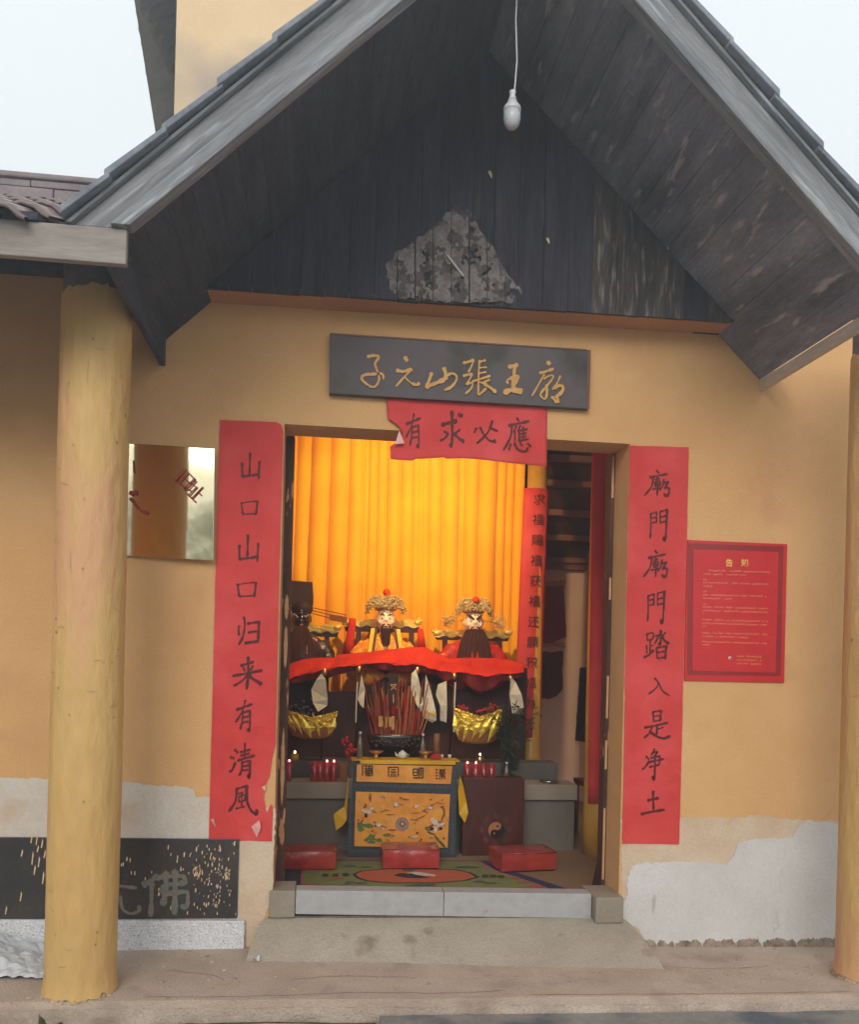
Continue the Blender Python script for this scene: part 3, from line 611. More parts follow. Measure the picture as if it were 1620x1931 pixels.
# ------------------------------------------------------------------ porch columns
def column(name, cx, cy, label, seed, plinth):
    C = thing(name, (cx, cy, 0), label, 'column', 'ochre porch columns')
    r0, r1 = .158, .154; H_ = 3.5
    b = MB(); seg = 96; nz = 170; ztop, zbot = 3.185, .022
    vs = []
    for j in range(nz + 1):
        for k in range(seg):
            t = 2 * pi * k / seg; ct, st_ = cos(t), sin(t)
            zt = ztop + .022 * noise.noise((ct * 3, st_ * 3, seed)) + .02 * noise.noise((ct * 9, st_ * 9, seed + 2)) + .015 * ct
            zb_ = zbot + .014 * noise.noise((ct * 3, st_ * 3, seed + 5)) + .012 * noise.noise((ct * 10, st_ * 10, seed + 9))
            z = zb_ + (zt - zb_) * j / nz; q = z / 3.2
            r = r0 + (r1 - r0) * q + .003 * noise.noise((ct * 2, st_ * 2, z * 1.5 + seed)) + .0013 * noise.noise((ct * 5, st_ * 5, z * 7 + seed)) + .0012 * noise.noise((ct * 9, st_ * 9, z * 22 + seed)) + .012 * max(0, 1 - z / .12) ** 2
            vs.append((cx + ct * r, cy + st_ * r, z))
    fs = [(j * seg + k, j * seg + (k + 1) % seg, (j + 1) * seg + (k + 1) % seg, (j + 1) * seg + k) for j in range(nz) for k in range(seg)]
    fs += []
    b.add(vs, fs)
    # rim thickness at both ends
    for jj, s_ in ((0, 0), (nz, 0)):
        ring = vs[jj * seg:(jj + 1) * seg]
        inner = [(cx + (v[0] - cx) * .95, cy + (v[1] - cy) * .95, v[2]) for v in ring]
        b.add(ring + inner, [(k, (k + 1) % seg, seg + (k + 1) % seg, seg + k) for k in range(seg)])
    obj('painted_shaft', b, M['column'], C, smooth=True)
    obj('concrete_core', MB().lathe([(.152, -.01), (.150, .1), (.146, 3.3), (.146, 3.46)], (cx, cy, 0), 40), M['rawcement'], C, smooth=True)
    ch = MB(); n_ = 96; ra = []; rb_ = []
    for k in range(n_):
        t = 2 * pi * k / n_; w_ = .5 + .5 * noise.noise((cos(t) * 4, sin(t) * 4, seed + 3)); w2 = noise.noise((cos(t) * 14, sin(t) * 14, seed))
        ra.append((cx + cos(t) * (.1595 + .002 * w2), cy + sin(t) * (.1595 + .002 * w2), .018 + .014 * w_ + .010 * w2)); q_ = .168 + .010 * w_ + .006 * w2
        rb_.append((cx + cos(t) * q_, cy + sin(t) * q_, .004))
    ch.add(ra + rb_, [(k, (k + 1) % n_, n_ + (k + 1) % n_, n_ + k) for k in range(n_)])
    obj('chipped_rim', ch, mat('cream_mortar', S((196, 172, 140)), S((140, 122, 104)), 30, bump=.6, fine=80, fineamt=.15), C, smooth=False)
    ckb = MB(); rc = random.Random(int(seed * 10))
    def on(t_, z_, o_=.0016): r_ = r0 + (r1 - r0) * z_ / 3.2 + .0035 + o_; return (cx + cos(t_) * r_, cy + sin(t_) * r_, z_)
    for _ in range(26):
        t_ = rc.uniform(-pi + .2, -.2); z_ = rc.uniform(.15, 3.05); vert = rc.random() < .45; L_ = []
        for k in range(9):
            if vert: z_ += rc.uniform(.008, .02); t_ += rc.gauss(0, .012)
            else: t_ += rc.uniform(.01, .05); z_ += rc.gauss(0, .004)
            w_ = .0011 * sin(pi * (k + 1) / 10); L_.append((on(t_, z_ - (0 if vert else w_)), on(t_ + (w_ / r0 * 1.2 if vert else 0), z_ + (0 if vert else w_))))
        ckb.add([a for a, _ in L_] + [b2 for _, b2 in L_], [(k, k + 1, 10 + k, 9 + k) for k in range(8)])
    for _ in range(34):
        t_ = rc.uniform(-pi + .1, -.1); z_ = rc.uniform(.1, 3.1); a_ = rc.uniform(.002, .006)
        ckb.add([on(t_ + cos(q_) * a_ / r0 * rc.uniform(.6, 1.2), z_ + sin(q_) * a_ * rc.uniform(.6, 1.8), .0012) for q_ in [k * pi / 3 for k in range(6)]], [(0, 1, 2, 3, 4, 5)])
    obj('cracks', ckb, mat('crack_brown', S((150, 112, 70)), None, 20), C, kind='stuff')
    if plinth:
        pb = MB().box((cx - .13, cy - .19, -.3), (cx + .15, cy + .1, -.012)); obj('plinth', pb, M['moss'], C, bevel=.01)
    return C
LCX = at(150, 1850, -.74).x
column('porch_column', -1.062, -.58, 'ochre painted round porch column standing left of the doorway', 1.0, True)
column('porch_column', 2.815, -.60, 'ochre porch column cut off by the right edge, right of the notice', 5.0, False)

# ------------------------------------------------------------------ threshold
TH = thing('threshold', (.73, 0, .16), 'raised threshold of two pale granite slabs across the doorway', 'threshold')
def zs(x): return .313 - .0195 * (x + .11)
def zb2(x): return .185 - .025 * (x + .11)
xm = at(837, 1700, -.012).x
for (xa, xb) in ((-.105, xm - .0015), (xm + .0015, 1.535)):
    obj('granite_slab', MB().hexa([(xa, -.012, zb2(xa)), (xb, -.012, zb2(xb)), (xb, .1, zb2(xb)), (xa, .1, zb2(xa)), (xa, -.012, zs(xa)), (xb, -.012, zs(xb)), (xb, .1, zs(xb)), (xa, .1, zs(xa))]), M['granite'], TH, bevel=.003)
obj('end_block', MB().box((-.245, -.022, .168), (-.108, .2, .312)), M['benchstone'], TH, bevel=.006)
obj('end_block', MB().box((1.54, -.075, .135), (1.70, .2, .277)), M['benchstone'], TH, bevel=.006)
obj('mortar_bed', MB().box((-.25, .0, .10), (1.70, .09, .17)), M['rawcement'], TH)

# ------------------------------------------------------------------ brushed characters
G = {
 'shan': [[(50, 5), (50, 84)], [(20, 40), (22, 84), (30, 86)], [(20, 85), (52, 84), (86, 78)], [(88, 34), (86, 96)]],
 'kou': [[(14, 22), (18, 50), (22, 84)], [7, (14, 26), (50, 18), (86, 14)], [10, (86, 15), (84, 50), (80, 86)], [8, (24, 82), (80, 78)]],
 'gui': [[(12, 34), (10, 50), (14, 66)], [(30, 4), (34, 30), (28, 70), (12, 98)], [(46, 26), (92, 20)], [11, (90, 20), (88, 86)], [(50, 56), (84, 52)], [11, (38, 92), (92, 86)]],
 'lai': [[(28, 26), (70, 14)], [(50, 0), (52, 50), (48, 102)], [7, (36, 34), (42, 44)], [7, (66, 28), (58, 42)], [(4, 58), (50, 50), (98, 42)], [7, (50, 56), (30, 76), (6, 90)], [11, (54, 58), (76, 74), (98, 86)]],
 'you': [[(14, 32), (86, 14)], [8, (52, 2), (38, 40), (10, 74)], [(42, 40), (40, 70), (32, 98)], [8, (42, 42), (74, 36)], [10, (74, 36), (76, 70), (74, 102), (64, 94)], [7, (44, 58), (70, 54)], [7, (43, 74), (70, 71)]],
 'qing': [[(22, 20), (34, 30)], [(8, 42), (22, 46)], [(6, 84), (14, 80), (26, 56)], [7, (42, 28), (80, 20)], [8, (58, 2), (58, 50)], [7, (44, 38), (76, 32)], [8, (34, 52), (96, 38)], [8, (50, 58), (48, 80), (40, 98)], [7, (50, 58), (76, 54)], [10, (77, 54), (78, 102), (70, 94)], [6, (50, 70), (74, 67)], [6, (49, 82), (74, 80)]],
 'feng': [[(28, 16), (24, 56), (2, 90)], [8, (26, 14), (62, 4)], [11, (62, 4), (64, 52), (78, 86), (98, 102), (98, 84)], [6, (34, 30), (52, 25)], [6, (36, 40), (36, 58)], [6, (36, 40), (56, 36), (56, 56)], [6, (36, 57), (55, 55)], [6, (46, 28), (46, 78)], [6, (28, 80), (58, 74)]],
 'miao': [[(48, 0), (58, 10)], [(22, 26), (92, 12)], [8, (34, 26), (30, 60), (2, 98)], [6, (42, 34), (62, 31)], [7, (42, 44), (44, 60)], [7, (42, 44), (62, 41), (60, 58)], [6, (43, 52), (60, 50)], [6, (43, 60), (60, 58)], [7, (34, 72), (64, 66)], [7, (51, 26), (52, 98)], [7, (76, 34), (72, 56), (60, 76)], [8, (72, 50), (94, 42), (80, 66)], [9, (80, 66), (98, 68), (92, 98), (76, 88)]],
 'men': [[9, (14, 16), (16, 60), (14, 96)], [6, (14, 16), (42, 10)], [8, (42, 10), (42, 46)], [6, (16, 30), (40, 26)], [6, (17, 46), (40, 42)], [7, (58, 8), (60, 46)], [6, (58, 8), (92, 2)], [11, (92, 2), (90, 60), (86, 100), (74, 90)], [6, (60, 26), (88, 22)], [6, (60, 44), (88, 39)]],
 'ta': [[7, (10, 12), (13, 34)], [7, (10, 12), (36, 8), (34, 30)], [6, (13, 33), (34, 30)], [7, (24, 34), (25, 78)], [6, (25, 54), (38, 50)], [7, (10, 52), (12, 80)], [9, (2, 92), (20, 84), (40, 66)], [9, (66, 0), (66, 48), (58, 42)], [7, (46, 20), (60, 16), (42, 46)], [7, (84, 8), (72, 22)], [10, (70, 20), (84, 36), (102, 46)], [7, (50, 60), (54, 98)], [7, (50, 60), (90, 54)], [9, (90, 54), (86, 100)], [6, (54, 76), (86, 72)], [6, (56, 96), (84, 93)]],
 'ru': [[9, (50, 24), (40, 52), (4, 86)], [9, (32, 0), (52, 30), (70, 70), (102, 96)]],
 'shi': [[7, (36, 4), (40, 40)], [7, (36, 4), (66, 0)], [8, (66, 0), (64, 38)], [6, (38, 20), (62, 17)], [6, (40, 38), (64, 34)], [8, (8, 60), (50, 52), (92, 44)], [8, (52, 52), (52, 86)], [6, (54, 66), (76, 60)], [7, (34, 58), (26, 78), (6, 98)], [10, (26, 74), (52, 92), (76, 100), (102, 92)]],
 'jing': [[8, (18, 24), (32, 36)], [8, (4, 66), (12, 62), (30, 44)], [7, (54, 0), (40, 22)], [7, (48, 12), (68, 10), (54, 24)], [7, (38, 30), (78, 24)], [8, (78, 24), (76, 56)], [8, (26, 44), (96, 34)], [7, (34, 60), (76, 54)], [10, (56, 24), (57, 100), (46, 90)]],
 'tu': [[12, (28, 38), (46, 34), (74, 30)], [10, (48, 2), (52, 82)], [11, (2, 92), (50, 84), (100, 78)]],
 'qiu': [[12, (12, 38), (40, 32), (72, 26)], [12, (50, 0), (52, 50), (50, 98), (42, 92)], [8, (20, 58), (34, 62)], [8, (6, 84), (22, 78), (38, 62)], [8, (82, 52), (60, 66)], [11, (60, 64), (78, 78), (100, 88)], [12, (78, 8), (94, 12)]],
 'bi': [[9, (20, 32), (12, 54)], [8, (34, 28), (46, 60), (66, 86), (88, 96)], [10, (88, 96), (84, 82)], [9, (78, 0), (62, 50), (22, 102)], [10, (76, 34), (98, 46)]],
 'ying': [[8, (48, 0), (56, 8)], [8, (20, 22), (92, 8)], [8, (30, 20), (26, 56), (0, 98)], [6, (46, 24), (36, 44)], [6, (41, 38), (41, 70)], [6, (60, 22), (50, 40)], [6, (55, 36), (56, 68)], [6, (54, 38), (86, 32)], [5, (56, 48), (82, 44)], [5, (56, 57), (82, 54)], [6, (54, 68), (90, 62)], [6, (70, 26), (70, 66)], [7, (26, 78), (20, 96)], [8, (40, 76), (52, 94), (78, 100), (86, 88)], [7, (60, 76), (68, 84)], [7, (86, 76), (98, 86)]],
}
def glyph(parent, key, cx, cy, w, h, Y, m, wmul=1.14, tilt=-.04):
    q = mpp(Y); c = at(cx, cy, Y)
    def mp(x, y, hh):
        return Vector((c.x + (x - 50) / 100 * w * q, Y - hh, c.z - (y - 50) / 100 * h * q + (x - 50) / 100 * w * q * tilt * -1))
    b = MB(); s = []
    for st_ in G[key]:
        if isinstance(st_[0], (int, float)): s.append([st_[0] * wmul] + list(st_[1:]))
        else: s.append([9 * wmul] + list(st_))
    brush(b, s, mp)
    return obj('brush_character', b, m, parent)

def paper(name, px, Y, m, label, cat, group=None, step=12, amp=.8, seed=0):
    b = MB(); skin(b, outline(px, Y, step, amp, seed), .0025)
    return tag(obj(name, b, m), label, cat, group)
cl = paper('couplet_scroll', [(415, 792), (470, 794), (522, 796), (530, 801), (534, 812), (532, 900), (529, 1000), (526, 1130), (523, 1250), (520, 1400), (513, 1430), (509, 1462), (499, 1484), (498, 1505), (503, 1532), (511, 1516), (515, 1520), (513, 1586), (470, 1585), (393, 1583), (396, 1480), (401, 1300), (407, 1060), (411, 900)], -.0072, M['redpaper'],
           'long red couplet scroll left of the door, torn at its lower right corner', 'couplet', 'red door couplets', 16, .8, 1)
for k, cx, cy, w, h in (('shan', 471, 879, 46, 52), ('kou', 470, 958, 40, 36), ('shan', 467, 1034, 50, 54), ('kou', 465, 1112, 46, 38), ('gui', 469, 1189, 46, 54), ('lai', 467, 1269, 56, 58), ('you', 461, 1348, 40, 56), ('qing', 457, 1432, 50, 62), ('feng', 458, 1507, 52, 54)):
    glyph(cl, k, cx, cy, w, h, -.0085, M['ink'])
fl = MB(); fl.slab([at(474, 1558, -.011), at(489, 1546, -.02), at(492, 1560, -.028), at(484, 1579, -.013)], (0, .001, 0)); fl.slab([at(493, 1484, -.011), at(501, 1480, -.022), at(500, 1492, -.018)], (0, .001, 0))
fl.slab([at(397, 1545, -.011), at(403, 1543, -.022), at(407, 1560, -.014)], (0, .001, 0))
obj('peeling_flap', fl, M['paperback'], cl)
crr = paper('couplet_scroll', [(1188, 840), (1250, 842), (1299, 844), (1296, 1000), (1291, 1200), (1286, 1400), (1281, 1592), (1230, 1591), (1173, 1590), (1176, 1480), (1180, 1200), (1185, 980)], -.0072, M['redpaper'],
            'long red couplet scroll right of the door beside the small red notice', 'couplet', 'red door couplets', 16, .8, 4)
for k, cx, cy, w, h in (('miao', 1239, 912, 52, 50), ('men', 1241, 989, 42, 60), ('miao', 1236, 1064, 50, 52), ('men', 1236, 1144, 42, 62), ('ta', 1238, 1216, 50, 56), ('ru', 1242, 1296, 44, 36), ('shi', 1238, 1366, 56, 54), ('jing', 1232, 1440, 46, 58), ('tu', 1232, 1514, 48, 48)):
    glyph(crr, k, cx, cy, w, h, -.0085, M['ink'])
# horizontal banner, its free lower edge curling off the lintel
hb = thing('lintel_banner', at(880, 815, -.01), 'short red banner of four brush characters hanging below the grey name board', 'banner')
b = MB()
topP = [(728, 748), (1032, 764)]
def hbf(u, v):
    tx, ty = 728 + 304 * u, 748 + 16 * u
    bx, by = 737 + 294 * u, 866 + 14 * u
    by += 4 * sin(u * 9) * (1 - u) + (-6 * sin(u * pi * 1.0)) + (-3 if .15 < u < .35 else 0)
    x = tx + (bx - tx) * v; y = ty + (by - ty) * v
    if u < .1 and .35 < v < .8: x += (0.1 - u) * 10 * 26 * sin((v - .35) / .45 * pi)
    Yd = -.012 - .035 * v * v * (1 - .6 * u) - .006 * sin(u * 22 + v * 4) * v
    return at(x, y, Yd)
b.grid(hbf, 50, 20)
hbo = obj('banner_sheet', b, M['redpaper'], hb, smooth=True, thick=.001)
for k, cx, cy, w, h in (('you', 780, 811, 38, 62), ('qiu', 852, 809, 48, 64), ('bi', 914, 815, 52, 42), ('ying', 976, 820, 54, 62)):
    q = mpp(-.03); c = at(cx, cy, -.05)
    def mp(x, y, hh, cx=cx, cy=cy, w=w, h=h):
        px = cx + (x - 50) / 100 * w; py = cy + (y - 50) / 100 * h + (x - 50) / 100 * w * .0
        v = (py - 756) / 115.0; u = (px - 732) / 300.0
        Yd = -.012 - .035 * v * v * (1 - .6 * u) - .006 * sin(u * 22 + v * 4) * v
        return at(px, py, Yd - .0025 - hh)
    s = [([st_[0]] + list(st_[1:])) if isinstance(st_[0], (int, float)) else [9] + list(st_) for st_ in G[k]]
    for st_ in s: st_[0] *= 1.15
    obj('brush_character', brush(MB(), s, mp), M['ink'], hb)
obj('peeling_flap', MB().slab([at(745, 838, -.05), at(753, 812, -.04), at(763, 836, -.055)], (0, .001, 0)), M['paperback'], hb)

# name board
NB = thing('name_board', at(866, 700, -.03), 'slate grey horizontal name board with gold brush characters above the door', 'sign')
nb = MB(); f = [at(622, 629, -.05), at(1114, 660, -.05), at(1111, 771, -.045), at(621, 742, -.045)]
nb.slab(f, (0, .045, 0)); obj('board_panel', nb, M['signboard'], NB, bevel=.003)
obj('board_rim', MB().slab([at(1108, 660, -.054), at(1114.5, 660, -.054), at(1111.5, 771.5, -.049), at(1106, 771, -.049)], (0, .0035, 0)).slab([at(622, 628, -.054), at(1107, 658.6, -.054), at(1107, 661, -.054), at(622, 631, -.054)], (0, .0035, 0)), mat('rim_wood', S((120, 88, 76)), None, 10), NB)
def G3(p): return (680 + p[0] / 8.1, 650 + p[1] / 8.1)
def G4(p): return (870 + p[0] / 7.364, 660 + p[1] / 7.364)
gold = [
 (G3, [[44 / 8.1, (110, 185), (200, 168), (280, 190), (225, 280), (235, 350), (262, 420), (285, 520), (250, 610), (190, 650), (90, 600), (15, 520), (60, 465), (200, 450), (330, 450), (350, 530)]]),
 (G3, [[8, (680, 200), (715, 255)], [7.2, (560, 395), (660, 410), (790, 375)], [4.5, (780, 385), (690, 470), (540, 640)], [3.5, (680, 500), (750, 570), (800, 600)], [7, (800, 600), (860, 615), (900, 580)]]),
 (G3, [[7, (1085, 440), (1050, 540), (1015, 635)], [9, (1010, 640), (1150, 590), (1290, 530)], [8, (1275, 365), (1300, 450), (1300, 540)], [5.5, (1320, 470), (1400, 440), (1465, 480), (1455, 560), (1380, 650), (1280, 695)]]),
 (G4, [[6, (35, 180), (100, 165), (175, 140)], [4, (170, 145), (140, 230), (95, 315)], [6, (35, 360), (90, 345), (160, 340)], [4, (150, 345), (110, 420), (70, 480)], [4, (75, 480), (150, 455), (140, 530), (55, 612)], [4, (252, 150), (242, 300), (235, 600)], [5, (235, 600), (250, 620), (350, 530)], [5, (262, 162), (340, 145)], [3.5, (255, 248), (355, 240)], [3.5, (255, 325), (350, 305)], [5, (160, 437), (280, 400), (405, 360)], [5, (290, 460), (400, 410)], [3, (250, 440), (330, 480)], [7, (330, 478), (410, 530), (485, 590)]]),
 (G4, [[8, (665, 235), (790, 205)], [8, (745, 220), (732, 330), (722, 560)], [5, (745, 370), (640, 420), (650, 470)], [8, (690, 400), (785, 365), (760, 440), (700, 500)], [12, (610, 590), (700, 555), (850, 580)]]),
 (G4, [[9, (1205, 175), (1235, 205)], [6, (1095, 320), (1180, 300), (1285, 262)], [4, (1150, 340), (1080, 470), (980, 640)], [4, (1150, 400), (1220, 360), (1280, 365), (1230, 450), (1150, 540)], [5, (1150, 540), (1100, 625), (1160, 680), (1190, 600), (1180, 480)], [4, (1375, 365), (1330, 460), (1265, 555)], [7, (1290, 525), (1370, 495), (1415, 520), (1390, 590), (1320, 650)], [7, (1320, 645), (1340, 690), (1340, 735)], [6, (1262, 655), (1330, 735)]]),
]
for fn, sts in gold:
    ss = [[st_[0]] + [fn(p) for p in st_[1:]] for st_ in sts]
    obj('gold_character', brush(MB(), ss, lambda x, y, h: at(x, y, -.0525 - h)), M['goldpaint'], NB)

# red notice right of the door
NT = thing('notice_board', at(1388, 1150, -.01), 'small red framed notice with rows of tiny gold print right of the doorway', 'notice')
obj('frame_sheet', MB().slab([at(1297, 1018, -.011), at(1485, 1026, -.011), at(1479, 1287, -.011), at(1291, 1283, -.011)], (0, .010, 0)), M['noticered'], NT, bevel=.001)
def NF(u, v, Y=-.0135):
    x = 1290 + u / 6.66; y = 1010 + v / 6.66; return at(x, y, Y)
obj('dark_border', MB().slab([NF(55, 95), NF(1250, 135), NF(1215, 1760), NF(45, 1745)], (0, .002, 0)), M['noticedark'], NT)
obj('panel', MB().slab([NF(120, 170, -.016), NF(1190, 205, -.016), NF(1150, 1720, -.016), NF(105, 1695, -.016)], (0, .002, 0)), M['noticeinner'], NT)
q = mpp(0) / 6.66
for ch_, u in (('告', 568), ('知', 763)): obj('heading_character', text_mesh(MB(), ch_, 105 * q, NF(u, 348, -.0175), up=Vector((0, 0, 1)), bold=.0009), M['noticehead'], NT)
rows = [(310, 435, 1075), (245, 480, 790), (245, 548, 300), (245, 588, 1075), (245, 632, 370), (240, 700, 300), (240, 742, 1040), (240, 785, 600), (235, 855, 290), (235, 893, 1065), (235, 940, 1065), (235, 980, 260), (235, 1055, 1065), (232, 1098, 1060), (232, 1138, 270), (230, 1218, 1055), (230, 1262, 820), (228, 1330, 1055), (228, 1370, 320), (665, 1500, 990), (665, 1545, 990), (665, 1590, 990)]
b = MB(); rr = random.Random(11)
for (u0, v0, u1) in rows:
    u = u0; v0 += 0
    while u < u1 - 12:
        if rr.random() < .1 and u > u0 + 60: u += 26; continue
        sl_ = (u - 230) * .028
        for k in range(4):
            hz = rr.random() < .6; c = NF(u + 8 + rr.uniform(-6, 6), v0 + sl_ + rr.uniform(-8, 8), -.0175 - k * .0001)
            w_, h_ = ((rr.uniform(9, 17), 2.6) if hz else (2.6, rr.uniform(9, 18)))
            w_ *= q; h_ *= q
            b.add([c + Vector((-w_ / 2, 0, -h_ / 2)), c + Vector((w_ / 2, 0, -h_ / 2)), c + Vector((w_ / 2, 0, h_ / 2)), c + Vector((-w_ / 2, 0, h_ / 2))], [(0, 1, 2, 3)])
        u += 24
obj('small_print', b, M['noticetext'], NT)
c = NF(577, 1535, -.0175); b = MB(); b.add([c] + [c + Vector((cos(t * pi / 8), 0, sin(t * pi / 8))) * 22 * q for t in range(17)], [(0, t + 2, t + 1) for t in range(16)])
obj('emblem', b, M['e_white'], NT)
b = MB(); c2 = c + Vector((.25, -.0006, -.25)) * (20 * q); c2.y = c.y - .0006; b.add([c2] + [c2 + Vector((cos(t * pi / 8), 0, sin(t * pi / 8))) * 11 * q for t in range(17)], [(0, t + 2, t + 1) for t in range(16)])
obj('emblem_dot', b, M['rugblue'], NT)

# brass mirror plaque
MP = thing('mirror_plaque', at(325, 945, -.02), 'polished brass plaque reflecting a column, half hidden behind the left column', 'plaque')
obj('plate', MB().slab([at(208, 834, -.014), at(405, 846, -.064), at(402, 1057, -.060), at(204, 1046, -.012)], (0, .010, 0)), M['brassmirror'], MP, bevel=.002)
rr_ = radians(-42)
for s_, px, py in (('旧', 346, 905), ('址', 364, 927)):
    obj('lettering', text_mesh(MB(), s_, .10, at(px, py, -.0665), right=Vector((cos(rr_), 0, sin(rr_))), up=Vector((-sin(rr_), 0, cos(rr_)))), M['letterred'], MP)
obj('lettering', MB().slab([at(250, 868, -.034), at(252, 868, -.034), at(254, 892, -.034), at(251, 892, -.034)], (0, .0005, 0)), M['letterred'], MP)
b = MB()
brush(b, [[9, (246, 930), (258, 928)], [6, (246, 940), (262, 960), (280, 968)]], lambda x, y, h: at(x, y, -.040 - h)); obj('lettering', b, M['letterred'], MP)

# black stone panel with faded character, and the pale stone base under it
BP = thing('memorial_stone', at(225, 1655, -.02), 'black polished stone panel splashed with cream drips behind the left column', 'stone panel')
obj('panel', MB().slab([at(-260, 1576, -.02), at(451, 1582, -.02), at(447, 1731, -.02), at(-260, 1734, -.02)], (0, .018, 0)), M['blackstone'], BP, bevel=.002)
def Z6(x, y): return (220 + x / 6.48, 1570 + y / 6.48)
fo = [[9, Z6(490, 530), Z6(400, 600), Z6(310, 640)], [7.5, Z6(430, 620), Z6(425, 800), Z6(415, 1020)], [8, Z6(500, 545), Z6(640, 530), Z6(810, 530), Z6(830, 600), Z6(760, 620)], [7, Z6(580, 640), Z6(700, 620), Z6(760, 622)], [8, Z6(575, 650), Z6(560, 740), Z6(700, 730)], [7, Z6(700, 735), Z6(850, 720), Z6(870, 800), Z6(850, 900), Z6(780, 890)], [9, Z6(600, 490), Z6(600, 700), Z6(560, 890)], [9, Z6(715, 470), Z6(715, 700), Z6(705, 1000)]]
obj('faded_character', brush(MB(), [[f_[0] * 1.4] + f_[1:] for f_ in fo], lambda x, y, h: at(x, y, -.0215 - h)), M['chargreen'], BP)
obj('faded_character', brush(MB(), [[7, (190, 1668), (226, 1670), (258, 1674)], [8, (226, 1690), (232, 1714), (248, 1722), (262, 1716), (262, 1706)], [8, (214, 1640), (206, 1690), (180, 1722)]], lambda x, y, h: at(x, y, -.0215 - h)), M['chargreen'], BP)
b = MB(); rr = random.Random(5)
pts = [(630, 175), (663, 265), (825, 265), (745, 300), (740, 340), (125, 320), (165, 335), (80, 380), (60, 390), (180, 485), (222, 490), (428, 480), (350, 560), (785, 440), (815, 445), (515, 690), (515, 745), (660, 915), (865, 975), (885, 860), (985, 910), (1070, 985), (965, 700), (1130, 200), (975, 200), (1045, 240), (1155, 260), (1435, 250), (1440, 130), (1075, 610), (1095, 880), (1200, 200), (1265, 200)]
for _ in range(60): pts.append((rr.gauss(1210, 75), rr.uniform(300, 900)))
for _ in range(34): pts.append((rr.gauss(980, 26), rr.uniform(360, 560)))
for _ in range(30): pts.append((rr.uniform(880, 1480), rr.uniform(130, 1020)))
for _ in range(16): pts.append((rr.gauss(1350, 25), rr.uniform(420, 560)))
for k, (x, y) in enumerate(pts):
    px, py = Z6(x, y); s = rr.uniform(.6, 1.2) if k < 33 else rr.uniform(.3, .9); tl_ = rr.uniform(-.5, .1)
    hh = 4.2 * s; w_ = 1.2 * s
    b.add([at(px - w_ * .3, py - hh, -.0225), at(px + w_ * .5 - tl_ * 2, py - hh * .8, -.0225), at(px + w_, py, -.0225), at(px + w_ * .5 + tl_, py + hh, -.0225), at(px - w_ * .6 + tl_, py + hh * .9, -.0225), at(px - w_, py, -.0225)], [(0, 5, 4, 3, 2, 1)])
for (x, y) in ((42, 1608), (62, 1618), (72, 1600), (74, 1625), (66, 1640), (82, 1655), (40, 1690), (12, 1716), (85, 1610), (60, 1582), (70, 1583), (80, 1590)):
    s = rr.uniform(.8, 1.6); b.add([at(x, y - 9 * s, -.0225), at(x + 1.6, y - 4 * s, -.0225), at(x - 1, y + 8 * s, -.0225), at(x - 3, y + 7 * s, -.0225)], [(0, 3, 2, 1)])
obj('paint_splashes', b, M['splash'], BP, kind='stuff')
SB = MB().slab([at(-260, 1733, -.035), at(461, 1736, -.035), at(460, 1796, -.035), at(-260, 1800, -.035)], (0, .033, 0))
tag(obj('granite_kerb', SB, M['granite2'], bevel=.003), 'speckled pale granite kerb below the black stone panel', 'stone kerb')
tag(obj('shadow_strip', MB().box((-2.2, -.03, -.01), (-.37, .0, at(300, 1797, -.03).z - .002)), M['urn']), 'dark strip put in for the shadow below the speckled granite kerb', 'shadow strip')  # black box put in for the shade under the kerb

# crumpled white sheet
b = MB()
def sheetf(u, v):
    X = -2.0 + .78 * u; Y = -.44 + .42 * v
    edge = min(u * 6, (1 - u) * 1.8, v * 3, (1 - v) * 6, 1)
    h = .18 * max(0, edge) ** .8 * (1 - .55 * u) * (.6 + .4 * v)
    h += .03 * noise.noise((X * 9, Y * 9, 2)) * min(1, edge * 2) + .022 * abs(noise.noise((X * 20, Y * 20, 5)))
    return (X + .02 * noise.noise((u * 4, v * 4, 1)), Y + .03 * noise.noise((u * 5, v * 5, 9)), .02 + max(h, .002))
b.grid(sheetf, 70, 46)
tag(obj('plastic_sheet', b, M['sheet'], smooth=False), 'crumpled white plastic sheet heaped on the floor at the left edge', 'plastic sheet')
# bit of white rag and pebbles on the ramp
for (px, py, lb) in ((482, 1806, 'small white plastic scrap at the left foot of the ramp'), (1168, 1786, 'pale chip of plaster lying on the right of the ramp')):
    c = atz(px, py, .05 if px > 600 else .03); bb = MB()
    bb.grid(lambda u, v: (c.x + (u - .5) * .04, c.y + (v - .5) * .03, c.z + .012 * sin(u * 5) * cos(v * 3)), 5, 4)
    tag(obj('litter_scrap', bb, M['white'], thick=.002), lb, 'litter')

# ------------------------------------------------------------------ hanging bulb
HB = thing('hanging_bulb', at(966, 240, -.95), 'unlit white LED bulb hanging on a thin cord under the gable roof', 'light bulb')
c = at(966, 208, -.95); q = mpp(-.95)
ptop = (c.x + .012, -.95, gz(c.x + .02, -.002))
obj('cord', MB().tube([(c.x + .008, -.95, c.z + 33 * q), (c.x + .016, -.95, c.z + .22), (c.x + .006, -.95, c.z + .4), ptop], .0035, 6), M['white'], HB)
obj('socket', MB().lathe([(7 * q, 18 * q), (7.5 * q, 22 * q), (5 * q, 27 * q), (6 * q, 30 * q), (6.5 * q, 35 * q), (4 * q, 37 * q)], (c.x, -.95, c.z)), M['white'], HB, smooth=True)
obj('bulb_body', MB().lathe([(16 * q, -4 * q), (17 * q, 0), (16 * q, 5 * q), (11 * q, 11 * q), (8 * q, 18 * q)], (c.x, -.95, c.z)), M['white'], HB, smooth=True)
